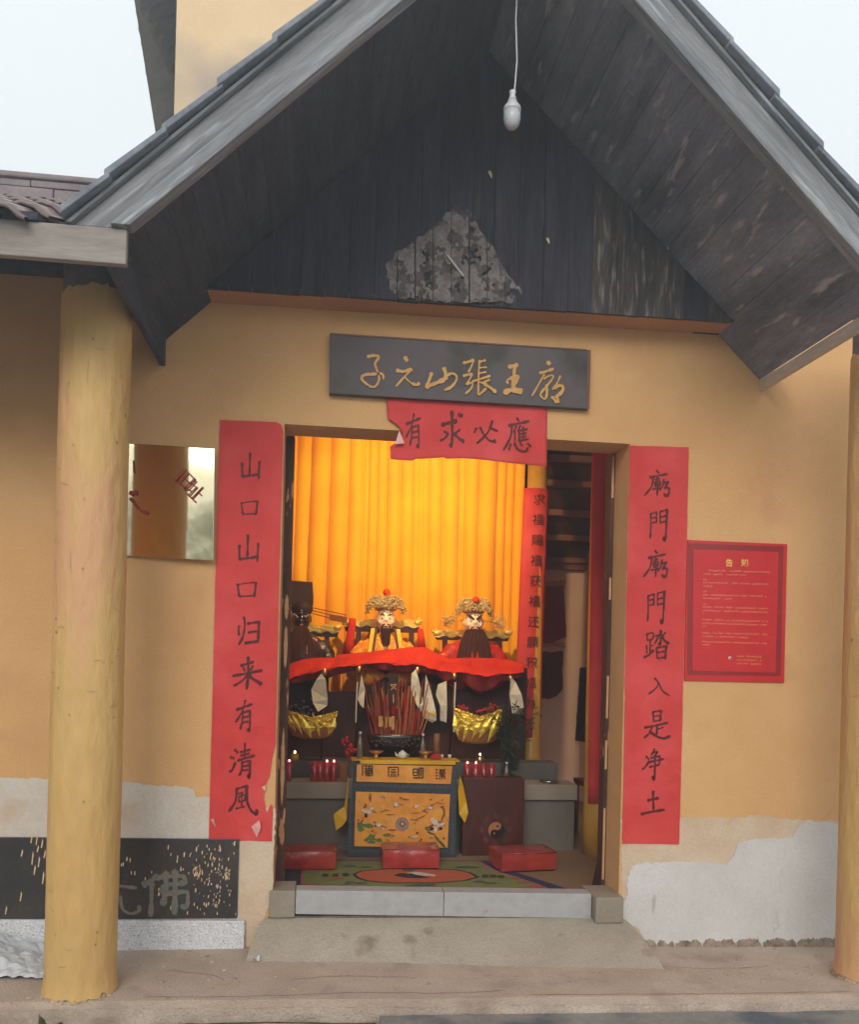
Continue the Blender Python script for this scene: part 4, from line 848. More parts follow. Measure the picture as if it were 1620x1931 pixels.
obj('bulb_diffuser', MB().lathe([(3 * q, -37 * q), (9 * q, -34.5 * q), (14 * q, -28 * q), (16.5 * q, -17 * q), (16 * q, -4.2 * q)], (c.x, -.95, c.z)), M['bulbglass'], HB, smooth=True)

exec_interior = True
# ================================================================== INTERIOR
# roof over the hall: slope down to the back wall, purlins under it
def iz(y): return 2.62 + .66 * (4.2 - y)
IR = obj('inner_roof', MB().slab([(-1.5, 2.1, iz(2.1)), (2.9, 2.1, iz(2.1)), (2.9, 4.4, iz(4.4)), (-1.5, 4.4, iz(4.4))], (0, 0, .05)).slab([(-1.3, .1, 4.0), (2.9, .1, 4.0), (2.9, 2.1, 4.0), (-1.3, 2.1, 4.0)], (0, 0, .05)), M['roofdark'], T)
for py in (908, 963, 1010, 1052, 860):
    lo, hi = 1.7, 4.3
    for _ in range(30):
        mid = (lo + hi) / 2
        if at(1080, py, mid).z < iz(mid) - .03: lo = mid
        else: hi = mid
    y = lo
    obj('purlin', MB().box((-1.34, y - .03, iz(y) - .085), (2.715, y + .03, iz(y) - .03)), M['purlin'], T)
obj('wall_plate', MB().box((-1.34, 4.1, 2.56), (2.715, 4.199, 2.64)), M['purlin'], T)

# spotlight that lights the curtain, hidden behind the banner
LP = thing('shrine_lamp', (.74, .92, 3.32), 'shaded lamp hung behind the lintel, lighting the yellow curtain', 'lamp')
lpos = Vector((.74, .95, 3.30)); ltgt = Vector((.72, 2.75, 2.45))
dv = (ltgt - lpos).normalized()
obj('lamp_shade', MB().tube([lpos - dv * .12, lpos - dv * .04, lpos + dv * .02], [.03, .07, .09], 16, cap=False), M['lampmetal'], LP)
obj('lamp_cord', MB().tube([lpos - dv * .12, (lpos.x, lpos.y - .05, 3.99)], .004, 6), M['white'], LP)
obj('lamp_bulb', MB().ball(lpos - dv * .03, .03), mat('lit_bulb', (1, .8, .5, 1), None, 5, bump=0, emit=(1, .72, .4, 1), estr=20), LP)
ld = bpy.data.lights.new('shrine_spot', 'SPOT'); ld.energy = 185; ld.color = (1, .73, .38); ld.spot_size = radians(120); ld.spot_blend = 1; ld.shadow_soft_size = .05
lo_ = link('shrine_spot', ld); lo_.location = lpos + dv * .04; lo_.rotation_euler = dv.to_track_quat('-Z', 'Y').to_euler()

# curtain with pleats
b = MB(); xa, xb = at(470, 1000, 2.75).x, at(986, 1000, 2.75).x
rr = random.Random(2); fr = []
x = xa
while x < xb + .2: w_ = rr.choice((.035, .05, .075, .11, .14)) * rr.uniform(.85, 1.15); fr.append((x, w_)); x += w_
def pleat(x):
    for (x0, w_) in fr:
        if x0 <= x < x0 + w_: t = (x - x0) / w_; return -.034 * abs(sin(pi * t)) ** .5 * (w_ / .07)
    return 0
N = 620
def curt(u, v):
    x = xa + (xb - xa) * u; z = .5 + 3.25 * v
    xx = x + .012 * sin(z * 1.3 + x * 3)
    return (x, 2.75 + pleat(xx) * (1 - .25 * v) + .01 * noise.noise((x * 2, z, 0)), z)
b.grid(curt, N, 24)
tag(obj('shrine_curtain', b, M['curtain'], smooth=True), 'pleated yellow curtain glowing in lamplight behind the statues', 'curtain')
obj_gap = MB().box((at(798, 1000, 2.70).x - .004, 2.722, .9), (at(798, 1000, 2.70).x + .004, 2.727, 3.6))

# round inner columns with red strips
def inner_col(px, Y, r, top_px, bot_px, lab1, lab2, ppx0, ppx1, pt, pb, chars):
    c = at(px, 1200, Y)
    tag(obj('inner_column', MB().lathe([(r * 1.02, .15), (r, .4), (r, 3.6)], (c.x, Y, 0), 28), mat('inner_column_paint', S((206, 160, 62)), S((186, 136, 50)), 5, rough=.35, bump=.1, spec=.6), smooth=True), lab1, 'column')
    Yp = Y - r - .004
    tl_, tr_, bl_, br_ = [at(a, b_, Yp) for a, b_ in ((ppx0[0], pt), (ppx0[1], pt), (ppx1[0], pb), (ppx1[1], pb))]
    th = thing('pillar_couplet', (c.x, Yp, bl_.z), lab2, 'couplet')
    xc = (tl_.x + tr_.x + bl_.x + br_.x) / 4; hw = (tr_.x - tl_.x + br_.x - bl_.x) / 4
    def pf(u, v):
        X = tl_.x + (tr_.x - tl_.x) * u; Xb = bl_.x + (br_.x - bl_.x) * u; x = Xb + (X - Xb) * v
        return (x, Yp + .035 * ((u - .5) * 2) ** 2, bl_.z + (tl_.z - bl_.z) * v)
    obj('paper_strip', MB().grid(pf, 10, 20), M['redpaper'], th, smooth=True, thick=.001)
    if chars:
        n_ = len(chars); b = MB()
        for i, ch_ in enumerate(chars):
            py = pt + 24 + (pb - pt - 48) * i / (n_ - 1); px_ = (ppx0[0] + ppx0[1]) / 2 * (1 - i / (n_ - 1)) + (ppx1[0] + ppx1[1]) / 2 * i / (n_ - 1) + 3
            text_mesh(b, ch_, 23 * mpp(Yp), at(px_, py, Yp - .004), right=Vector((1, 0, .04)), bold=.0006)
        obj('brush_text', b, M['ink'], th)
inner_col(1006, 2.5, .082, 850, 1440, 'yellow round inner column right of the curtain', 'narrow red couplet strip on the inner column right of the curtain', (990, 1037), (969, 1020), 919, 1390, '求福賜福获福还願积福为先')
inner_col(1136, 1.6, .11, 850, 1600, 'ochre inner column just inside the right door jamb', 'plain red strip on the inner column by the right jamb', (1120, 1150), (1111, 1142), 800, 1515, '')

# left panel behind statue: red-brown
dk = MB(); 
tag(obj('shrine_backboard', MB().box((at(500, 1350, 2.25).x, 2.24, .15), (at(992, 1350, 2.25).x, 2.27, at(700, 1305, 2.25).z)).box((at(500, 1350, 2.25).x, 2.24, at(700, 1305, 2.25).z), (at(618, 1350, 2.25).x, 2.27, at(700, 1255, 2.25).z)).box((at(672, 1350, 2.25).x, 2.24, at(700, 1305, 2.25).z), (at(992, 1350, 2.25).x, 2.27, at(700, 1252, 2.25).z)), M['darkwood']), 'dark wooden backboard below the red canopy cloth', 'backboard')
# purple-brown cloth hanging left behind

# altar bench with its raised grey step
BN = thing('altar_bench', (.9, 1.9, .15), 'long rendered altar bench with pale coping behind the altar table', 'altar')
bz = at(1090, 1480, 1.7).z; bz2 = at(600, 1500, 1.7).z
xl, xr = at(440, 1500, 1.7).x, at(1089, 1500, 1.7).x
obj('bench_face', MB().box((xl, 1.74, .15), (xr - .01, 1.99, bz - .115)), M['benchface'], BN)
obj('coping', MB().box((xl, 1.70, bz - .115), (xr, 1.995, bz)), M['benchstone'], BN, bevel=.004)
sz = at(600, 1434, 2.0).z
obj('raised_step', MB().box((xl, 2.0, .15), (at(1052, 1450, 2.0).x, 2.239, sz)), M['greystep'], BN, bevel=.003)
# two thin red-brown stools right of the bench
ST = thing('stool', (at(1110, 1600, 2.2).x, 2.2, .15), 'dark wooden stool partly hidden right of the altar bench', 'stool')
sx0 = at(1094, 1500, 2.2).x; sx1 = sx0 + .22
obj('seat', MB().box((sx0, 2.1, .58), (sx1, 2.4, .62)), M['brownwood'], ST, bevel=.004)
for a, c_ in ((sx0 + .01, 2.11), (sx1 - .04, 2.11), (sx0 + .01, 2.36), (sx1 - .04, 2.36)): obj('leg', MB().box((a, c_, .15), (a + .03, c_ + .03, .58)), M['brownwood'], ST)
for z in (.25, .38): obj('rung', MB().box((sx0 + .042, 2.115, z), (sx1 - .042, 2.135, z + .03)), M['brownwood'], ST)
# metal tray on bench right end
c = at(1035, 1474, 1.82); tag(obj('metal_tray', MB().lathe([(.04, 0), (.075, .012), (.078, .02), (.07, .018), (.03, .006)], (c.x, 1.82, bz), 20), mat('steel', (.6, .6, .58, 1), None, 5, metal=1, rough=.25, bump=0), smooth=True), 'small shiny metal tray on the right end of the bench', 'tray')

# brown cabinet with painted emblem
CBX = (at(873, 1540, 1.55).x, at(988, 1540, 1.55).x); cz = at(930, 1467, 1.55).z
CB = thing('offering_cabinet', ((CBX[0] + CBX[1]) / 2, 1.6, .15), 'dark red wooden cabinet with a yin-yang emblem right of the altar table', 'cabinet')
obj('carcass', MB().box((CBX[0], 1.55, .15), (CBX[1], 1.69, cz)), M['brownwood'], CB, bevel=.004)
c = at(935, 1564, 1.548); q = mpp(1.55)
def disc(b, c, r, y, n=24, a0=0, a1=2 * pi):
    cc = Vector((c.x, y, c.z)); b.add([cc] + [cc + Vector((cos(a0 + (a1 - a0) * t / n), 0, sin(a0 + (a1 - a0) * t / n))) * r for t in range(n + 1)], [(0, t + 2, t + 1) for t in range(n)]); return b
def taiji(parent, c, r, y, ma, mb_, nm='yin_yang'):
    obj(nm, disc(MB(), c, r, y), mb_, parent)
    b = disc(MB(), c, r * .93, y - .0008, 20, pi / 2 - .4, 3 * pi / 2 - .4)
    d = Vector((cos(pi / 2 - .4), 0, sin(pi / 2 - .4)))
    disc(b, c + d * r * .46, r * .46, y - .0012, 18); obj(nm, b, ma, parent)
    b = disc(MB(), c - d * r * .46, r * .46, y - .0016, 18); disc(b, c + d * r * .46, r * .12, y - .0022, 10); obj(nm, b, mb_, parent)
    obj(nm, disc(MB(), c - d * r * .46, r * .12, y - .0022, 10), ma, parent)
taiji(CB, c, 16 * q, 1.5475, mat('emblem_tan', S((176, 112, 72)), None, 5), M['urn'], 'emblem')
tr = MB()
for k in range(8):
    a = k * pi / 4 + pi / 8 * 0 + pi / 2
    d = Vector((cos(a), 0, sin(a))); t = Vector((-sin(a), 0, cos(a)))
    for j in range(3):
        cc = c + d * (24 + j * 3) * q; cc.y = 1.5475
        segs = ((-5, 5),) if (k >> j) & 1 else ((-5, -1), (1, 5))
        for (s0, s1) in segs: tr.add([cc + t * s0 * q - d * .9 * q, cc + t * s1 * q - d * .9 * q, cc + t * s1 * q + d * .9 * q, cc + t * s0 * q + d * .9 * q], [(0, 1, 2, 3)])
obj('trigrams', tr, mat('trigram_tan', S((120, 76, 60)), None, 5), CB)

# altar table and its embroidered cloth
ax0, ax1 = .222, 1.0; az = .842
AT = thing('altar_table', (.6, 1.6, .15), 'altar table standing in the middle behind the cushions, under its embroidered cloth', 'table')
obj('tabletop', MB().box((ax0 + .03, 1.53, az - .03), (ax1 - .03, 1.69, az - .002)), M['brownwood'], AT)
for X in (ax0 + .04, ax1 - .09):
    for Y in (1.54, 1.64): obj('leg', MB().box((X, Y, .15), (X + .05, Y + .045, az - .03)), M['brownwood'], AT)
AC = thing('altar_cloth', (.6, 1.5, .16), 'embroidered orange altar frontal with blue brocade borders, cranes and seal characters', 'altar cloth')
def AF(px, py, Y): return at(px, py, Y)
YA = 1.50
obj('backing', MB().slab([at(668, 1434, YA), at(862, 1438, YA), at(860, 1618, YA), at(653, 1614, YA)], (0, .004, 0)), M['borderblue'], AC)
def panel(P, Y, m, nm, amp=.004):
    (a, b_, c_, d) = [at(p[0], p[1], Y) for p in P]
    bb = MB().grid(lambda u, v: (a.lerp(b_, u)).lerp(d.lerp(c_, u), v) + Vector((0, -abs(amp * (noise.noise((u * 5, v * 1.5, 3)) + .4 * sin(u * 19))) , 0)), 40, 20); return obj(nm, bb, m, AC, smooth=True)
panel([(673, 1441), (853, 1444), (850, 1478), (672, 1473)], YA - .008, M['orangesatin'], 'upper_panel')
panel([(671, 1492), (849, 1497), (844, 1598), (668, 1595)], YA - .008, M['orangesatin'], 'lower_panel')
tc_ = MB().grid(lambda u, v: at(672 + (858 - 672) * u, 1434 + 2 * u, YA - .012 + .2 * v) if v < 1 else at(672 + 186 * u, 1434, YA) + Vector((0, .18, .0)), 8, 1)
tc_ = MB().box((ax0 + .01, YA - .013, az - .0), (ax1 + .015, 1.69, az + .006)).box((ax0 + .07, YA - .018, az - .022), (ax1 - .02, YA - .009, az + .0055)); obj('top_drape', tc_, M['yellowribbon'], AC, bevel=.002)
# meander on the borders
b = MB(); q = mpp(YA)
def sq(px, py, s):
    c = at(px, py, YA - .0035); r = s * q
    for (x0, z0, x1, z1) in ((-1, .7, 1, 1), (-1, -1, -.7, .7), (.7, -.5, 1, .7), (-.3, -.5, .7, -.2), (-.3, -.2, 0, .3)):
        b.add([c + Vector((x0, 0, z0)) * r, c + Vector((x1, 0, z0)) * r, c + Vector((x1, 0, z1)) * r, c + Vector((x0, 0, z1)) * r], [(0, 1, 2, 3)])
for k in range(22): sq(663.5 - k * .2, 1444 + k * 7.6, 2.6); sq(856 + k * .05 - .2 * k, 1448 + k * 7.6, 2.6)
for k in range(23): sq(672 + k * 8, 1480 + k * .22, 2.6); sq(668 + k * 8, 1604 + k * .1, 2.6)
obj('meander_border', b, mat('meander_thread', S((104, 108, 110)), None, 10, bump=0), AC, kind='stuff')
# seal-style characters
YC = YA - .0165
SEAL = {'a': [(0, 0, 100, 0), (0, 0, 0, 100), (35, 0, 35, 100), (100, 0, 100, 100), (15, 30, 35, 30), (15, 60, 35, 60), (50, 25, 88, 25), (50, 50, 88, 50), (50, 75, 88, 75), (68, 0, 68, 100), (50, 25, 50, 100), (88, 25, 88, 75), (50, 100, 88, 100)],
        'zong': [(0, 0, 100, 0), (0, 0, 0, 95), (100, 0, 100, 95), (25, 25, 75, 25), (18, 48, 82, 48), (50, 48, 50, 100), (28, 65, 28, 100), (72, 65, 72, 100)],
        'ming': [(0, 10, 45, 10), (0, 10, 0, 75), (45, 10, 45, 75), (0, 42, 45, 42), (0, 75, 45, 75), (60, 0, 100, 0), (60, 0, 60, 90), (100, 0, 100, 100), (80, 0, 80, 85), (0, 100, 100, 100)],
        'han': [(0, 5, 22, 5), (0, 35, 22, 35), (0, 65, 22, 65), (0, 95, 22, 95), (35, 10, 100, 10), (52, 0, 52, 25), (82, 0, 82, 25), (40, 30, 95, 30), (40, 30, 40, 50), (95, 30, 95, 50), (40, 50, 95, 50), (67, 25, 67, 100), (35, 70, 100, 70), (45, 85, 35, 100), (85, 80, 100, 100)]}
for key, px, py in (('a', 693, 1453), ('zong', 742, 1455.5), ('ming', 788.5, 1457), ('han', 831, 1459)):
    b = MB()
    for i, (x0, y0, x1, y1) in enumerate(SEAL[key]):
        w_ = 1.0; L_ = 18.5
        p0 = (px - L_ / 2 + x0 / 100 * L_, py - L_ / 2 + y0 / 100 * L_); p1 = (px - L_ / 2 + x1 / 100 * L_, py - L_ / 2 + y1 / 100 * L_)
        d = Vector((p1[0] - p0[0], p1[1] - p0[1])); d.normalize(); nx, ny = -d.y * w_, d.x * w_
        y_ = YC - i * .0002
        b.add([at(p0[0] + nx, p0[1] + ny, y_), at(p1[0] + nx, p1[1] + ny, y_), at(p1[0] - nx, p1[1] - ny, y_), at(p0[0] - nx, p0[1] - ny, y_)], [(0, 1, 2, 3)])
    obj('seal_character', b, M['e_black'], AC)
# embroidery
def Q(x, y): return (640 + x / 6.23, 1420 + y / 6.23)
def blob(name, cx, cy, rx, ry, m, n=10, jag=.35, k=0, rot=0):
    rr_ = random.Random(cx * 7 + cy); c = Q(cx, cy); P = []
    for i in range(n):
        a = 2 * pi * i / n; r = 1 + rr_.uniform(-jag, jag); x, y = cos(a) * rx * r, sin(a) * ry * r
        x, y = x * cos(rot) - y * sin(rot), x * sin(rot) + y * cos(rot)
        P.append(at(c[0] + x / 6.23, c[1] + y / 6.23, YC - k * .0004))
    return P
def emb(name, lst, m):
    for i, t in enumerate(lst):
        b = MB(); P = blob(name, *t[:4], m, rot=(t[4] if len(t) > 4 else 0), k=i); b.add([sum(P, Vector()) / len(P)] + P, [(0, 1 + (j + 1) % len(P), 1 + j) for j in range(len(P))]); obj(name, b, m, AC)
emb('embroidered_crane', [(320, 685, 55, 22, .2), (375, 650, 40, 14, -.6), (665, 600, 26, 32, 0), (905, 620, 36, 16, -.2), (1120, 800, 55, 30, .7), (1190, 840, 50, 16, -.5), (1130, 900, 20, 40, 0), (460, 840, 40, 18, .3), (1075, 640, 30, 14, 0), (870, 980, 50, 10, -.2)], M['e_white'])
emb('embroidered_feather', [(312, 722, 22, 30, 0), (655, 600, 14, 34, .3), (890, 625, 26, 10, -.4), (1085, 890, 24, 18, 0), (1190, 885, 22, 20, 0), (425, 850, 16, 12, 0), (825, 985, 22, 9, 0), (915, 935, 14, 12, 0)], M['e_black'])
emb('embroidered_pine', [(250, 850, 55, 28, 0), (330, 845, 60, 28, .1), (250, 895, 40, 24, 0), (375, 985, 50, 40, 0), (380, 1040, 40, 20, 0), (460, 1020, 40, 22, 0), (560, 960, 40, 20, 0), (310, 1020, 30, 18, 0)], M['e_green'])
emb('embroidered_branch', [(1070, 860, 50, 10, -.5), (1040, 900, 40, 9, .3), (1080, 940, 60, 10, .4), (1150, 1000, 60, 12, .9), (1200, 1060, 60, 14, .8), (1025, 870, 20, 10, .6)], M['e_dgreen'])
emb('embroidered_cloud', [(520, 680, 50, 6, -.2), (560, 665, 40, 5, .3), (725, 600, 40, 5, .2), (900, 700, 60, 6, -.1), (1100, 600, 50, 5, -.3), (1180, 585, 50, 5, .2), (960, 750, 60, 6, -.4), (1230, 700, 10, 60, 0), (1210, 760, 9, 50, .3), (600, 720, 50, 6, 0), (880, 780, 50, 6, .1), (780, 540, 50, 8, .1), (360, 520, 12, 60, 0), (620, 900, 60, 8, 0), (520, 860, 40, 6, .3)], M['e_brown'])
c = at(*Q(737, 830), YC); 
b = MB()
for k in range(16): a = k * pi / 8; disc(b, c + Vector((cos(a), 0, sin(a))) * 11 * q, 2.2 * q, YC - .001 - .0001 * k, 8)
disc(b, c, 8.5 * q, YC - .0005, 20); obj('embroidered_medallion', b, M['e_grey'], AC)
b = MB(); disc(b, c, 5.5 * q, YC - .0016, 16); obj('embroidered_medallion', b, M['e_brown'], AC)
b = MB(); disc(b, c + Vector((.2, 0, .2)) * 2 * q, 2.2 * q, YC - .0024, 12); obj('embroidered_medallion', b, M['e_white'], AC)
rr = random.Random(77)
for kk in range(64):
    ex_, ey_ = rr.uniform(210, 1250), rr.uniform(500, 1060)
    if (ex_ - 737) ** 2 + (ey_ - 830) ** 2 < 120 ** 2: continue
    b = MB()
    for j_ in range(rr.choice((1, 2, 3))):
        P = blob('f', int(ex_ + rr.uniform(-22, 22)), int(ey_ + rr.uniform(-18, 18)), rr.uniform(8, 24), rr.uniform(5, 12), None, k=j_, rot=rr.uniform(-1, 1))
        P = [p_ + Vector((0, .0012, 0)) for p_ in P]; b.add([sum(P, Vector()) / len(P)] + P, [(0, 1 + (j + 1) % len(P), 1 + j) for j in range(len(P))])
    obj('embroidered_floret', b, M[rr.choice(('e_brown', 'e_red', 'e_white', 'e_grey', 'yellowribbon', 'yellowribbon', 'e_brown'))], AC)
# yellow ribbons at both sides
for P in ([(657, 1462), (650, 1520), (633, 1532), (629, 1536), (634, 1565), (646, 1556), (654, 1545)], [(868, 1462), (873, 1480), (879, 1510), (883, 1532), (877, 1551), (866, 1535), (864, 1490)]):
    bb = MB(); pts = [at(p[0], p[1], YA - .02 + (.02 if i in (1, 2) else 0)) for i, p in enumerate(P)]; ngon(bb, pts)
    obj('side_ribbon', bb, M['yellowribbon'], AC, thick=.004)

# cushions
def cushion(px0, px1, pyb, pyt, Y, rz_, label, depth=.2):
    a, b_ = at(px0, pyb, Y), at(px1, pyb, Y); w_ = (b_.x - a.x); h = at(px0, pyt, Y).z - .162
    c = thing('kneeling_cushion', ((a.x + b_.x) / 2, Y + depth / 2, .162), label, 'cushion', 'red kneeling cushions', rz_)
    bm = MB(); n1, n2, n3 = 16, 10, 6
    def f(x, y, z):  # rounded, wrinkled box
        X, Y_, Z_ = x, y, z
        wv = .004 * noise.noise((x * 30 + px0, y * 30, z * 30)) + .003 * noise.noise((x * 70, y * 70 + px0, z * 60))
        return X, Y_, Z_, wv
    mesh_b = MB()
    import itertools
    def face(o, u, v, nu, nv, nrm):
        mesh_b.grid(lambda s, t: (lambda P: tuple(P + Vector(nrm) * (.004 * noise.noise(P * 26 + Vector((px0, 0, 0))) + .003 * noise.noise(P * 60) + .01 * sin(pi * s) * sin(pi * t))))(Vector(o) + Vector(u) * s + Vector(v) * t), nu, nv)
    W2, D2 = w_ / 2, depth / 2
    face((-W2, -D2, 0), (2 * W2, 0, 0), (0, 0, h), n1, n3, (0, -1, 0)); face((W2, D2, 0), (-2 * W2, 0, 0), (0, 0, h), n1, n3, (0, 1, 0))
    face((-W2, D2, 0), (0, -2 * D2, 0), (0, 0, h), n2, n3, (-1, 0, 0)); face((W2, -D2, 0), (0, 2 * D2, 0), (0, 0, h), n2, n3, (1, 0, 0))
    face((-W2, -D2, h), (2 * W2, 0, 0), (0, 2 * D2, 0), n1, n2, (0, 0, 1))
    me = mesh_b.mesh('cover', M['cushion'], True); o = bpy.data.objects.new('cover', me); COL.objects.link(o); o.parent = c
    pb = MB().tube([(-W2, -D2 - .008, h), (W2, -D2 - .008, h), (W2 + .006, D2, h)], .004, 6); pm = pb.mesh('piping', M['cushion'], True)
    o = bpy.data.objects.new('piping', pm); COL.objects.link(o); o.parent = c
    bs = MB().box((-W2 + .01, -D2 + .01, -.012), (W2 - .01, D2 - .01, .004)).mesh('base', M['urn']); o = bpy.data.objects.new('base', bs); COL.objects.link(o); o.parent = c
cushion(514, 633, 1634, 1604, 1.10, 0, 'red vinyl kneeling cushion at the left, half hidden by the door jamb', .24)
cushion(722, 828, 1632, 1601, 1.12, 0, 'middle red kneeling cushion in front of the altar table', .24)
cushion(938, 1046, 1641, 1608, 1.04, .16, 'rightmost red kneeling cushion, turned slightly, before the brown cabinet', .26)
c = at(575, 1581, 1.2); 

# rug
RG = thing('rug', (.7, .9, .151), 'green and orange patterned rug with a blue border and yin-yang centre inside the door', 'rug')
def rp(px, py, k): p = atz(px, py, .152 + .0012 * k); return p
def rpoly(px, k, m, nm):
    b = MB(); ngon(b, [rp(x, y, k) for x, y in px]); o = obj(nm, b, m, RG)
    return o
c0 = [(528, 1710), (1160, 1706), (1085, 1682), (1060, 1672), (958, 1639), (925, 1622), (545, 1620), (536, 1650)]
rb = MB(); pts = [rp(x, y, 0) for x, y in c0]; ngon(rb, pts); n_ = len(pts); rb.add(pts + [p - Vector((0, 0, .003)) for p in pts], [(i, (i + 1) % n_, n_ + (i + 1) % n_, n_ + i) for i in range(n_)])
obj('border', rb, M['rugblue'], RG)
rpoly([(566, 1706), (1085, 1702), (1050, 1681), (1018, 1667), (935, 1640), (905, 1623), (572, 1622), (567, 1650)], 1, M['rugpink'], 'stripe')
rpoly([(572, 1706), (1075, 1702), (1040, 1680), (1010, 1667), (925, 1640), (895, 1624), (578, 1623), (573, 1650)], 2, M['ruggreen'], 'field')
rpoly([(575, 1706), (573, 1665), (610, 1668), (650, 1676), (690, 1681), (700, 1706)], 3, M['rugred'], 'corner_motif')
rpoly([(940, 1700), (952, 1676), (985, 1671), (1012, 1668), (1045, 1681), (1070, 1700)], 3, M['rugred'], 'corner_motif')
rpoly([(938, 1700), (942, 1678), (965, 1673), (985, 1680), (1000, 1702)], 4, M['rugblue'], 'corner_motif')
rpoly([(664, 1648), (680, 1641), (730, 1637), (860, 1638), (890, 1645), (905, 1653), (880, 1660), (830, 1664), (740, 1665), (690, 1661), (672, 1655)], 3, M['rugdark'], 'medallion_outline')
rpoly([(671, 1648), (684, 1642), (732, 1638.4), (858, 1639.4), (884, 1645.5), (897, 1652.6), (876, 1659), (828, 1662.6), (742, 1663.6), (694, 1659.6), (678, 1654)], 4, M['rugorange'], 'medallion')
def rdisc(px, py, rx, ry, k, m, nm, n=20):
    rpoly([(px + rx * cos(2 * pi * i / n), py + ry * sin(2 * pi * i / n)) for i in range(n)], k, m, nm)
rdisc(784, 1649, 22, 5.6, 5, M['rugwhite'], 'yin_yang')
rpoly([(742, 1650), (752, 1646), (775, 1646), (786, 1649), (800, 1651), (812, 1654), (790, 1655), (765, 1654)], 6, M['rugdark'], 'yin_yang')
rpoly([(775, 1646), (800, 1645), (822, 1649), (820, 1652), (800, 1650), (786, 1649)], 6, M['rugwhite'], 'yin_yang')
rr = random.Random(9)
for (px, py) in ((614, 1649), (632, 1649), (652, 1648), (915, 1651), (930, 1651), (945, 1652)):
    b = MB()
    for j in range(3): P = [rp(px - 6, py - 2.4 + j * 2, 5), rp(px + 6, py - 2.4 + j * 2, 5), rp(px + 6, py - 1.3 + j * 2, 5), rp(px - 6, py - 1.3 + j * 2, 5)]; b.add(P, [(3, 2, 1, 0)])
    obj('trigram', b, M['rugdark'], RG)
b = MB()
for (px, py, rx, ry) in ((660, 1662, 12, 2.4), (680, 1664, 14, 2), (655, 1666, 8, 1.5), (800, 1667, 26, 3), (780, 1670, 22, 2.6), (812, 1672, 16, 2), (905, 1661, 16, 2), (925, 1664, 16, 2), (880, 1634, 26, 2.6), (660, 1632, 16, 2), (690, 1634, 14, 1.6), (770, 1640, 16, 2), (620, 1636, 14, 1.5)):
    P = [rp(px + rx * cos(2 * pi * i / 9) * rr.uniform(.6, 1.1), py + ry * sin(2 * pi * i / 9) * rr.uniform(.6, 1.1), 6) for i in range(9)]; ngon(b, P)
obj('motif', b, M['ruggrey'], RG, kind='stuff')
b = MB()
for (px, py, rx, ry) in ((625, 1657, 12, 1.6), (638, 1654, 10, 1.4), (720, 1672, 16, 1.6), (700, 1646, 10, 1.2), (972, 1655, 12, 1.4), (985, 1662, 12, 1.5), (870, 1675, 14, 1.6), (590, 1641, 8, 1.3), (730, 1674, 10, 1)):
    P = [rp(px + rx * cos(2 * pi * i / 9) * rr.uniform(.6, 1.1), py + ry * sin(2 * pi * i / 9) * rr.uniform(.6, 1.1), 6) for i in range(9)]; ngon(b, P)
obj('motif', b, M['rugorange'], RG, kind='stuff')
b = MB()
for k in range(9):
    py = 1676 - k * 4.3; b.add([rp(545, py, 3), rp(562, py, 3), rp(562, py - 1.2, 3), rp(545, py - 1.2, 3)], [(3, 2, 1, 0)])
obj('border_fret', b, M['ruggrey'], RG)

# dark plank leaning inside right jamb
tag(obj('leaning_plank', MB().slab([at(1111, 1700, .34), at(1137, 1700, .34), at(1138, 1596, .34), at(1133, 1604, .34)], (0, .02, 0)), M['darkwood']), 'dark plank leaning inside the right door jamb', 'plank')

# ---- pennants and scroll on the back wall
def pennant(px, Y, m, label, wob, fr=True, seed=0):
    th = thing('wall_pennant', at(px[0][0], px[0][1], Y), label, 'pennant')
    bb = MB(); skin(bb, outline(px, Y, 8, wob, seed), .008); obj('cloth', bb, m, th)
    if fr:
        f_ = MB()
        for (x0, y0, x1, y1) in fr: f_.slab([at(x0, y0, Y - .004), at(x1, y0 - 4, Y - .004), at(x1, y1, Y - .004), at((x0 + x1) / 2, y1 - 5, Y - .004), at(x0, y1, Y - .004)], (0, .008, 0))
        obj('fringe', f_, M['fringe'], th)
pennant([(1024, 1106), (1063, 1104), (1068, 1200), (1055, 1206), (1040, 1214), (1020, 1218)], 4.17, M['pennant'], 'upper red silk pennant with yellow fringe on the back wall', 1, [(1020, 1098, 1066, 1106), (1020, 1214, 1066, 1222)], 1)
pennant([(1020, 1229), (1063, 1228), (1060, 1300), (1050, 1312), (1036, 1318), (1018, 1314)], 4.17, M['pennantlow'], 'lower maroon pennant hanging below the red one on the back wall', 3, False, 2)
pennant([(1094, 1258), (1116, 1260), (1110, 1400), (1085, 1396)], 4.0, M['scroll'], 'narrow dark scroll hanging near the right inner corner', 1, False, 3)

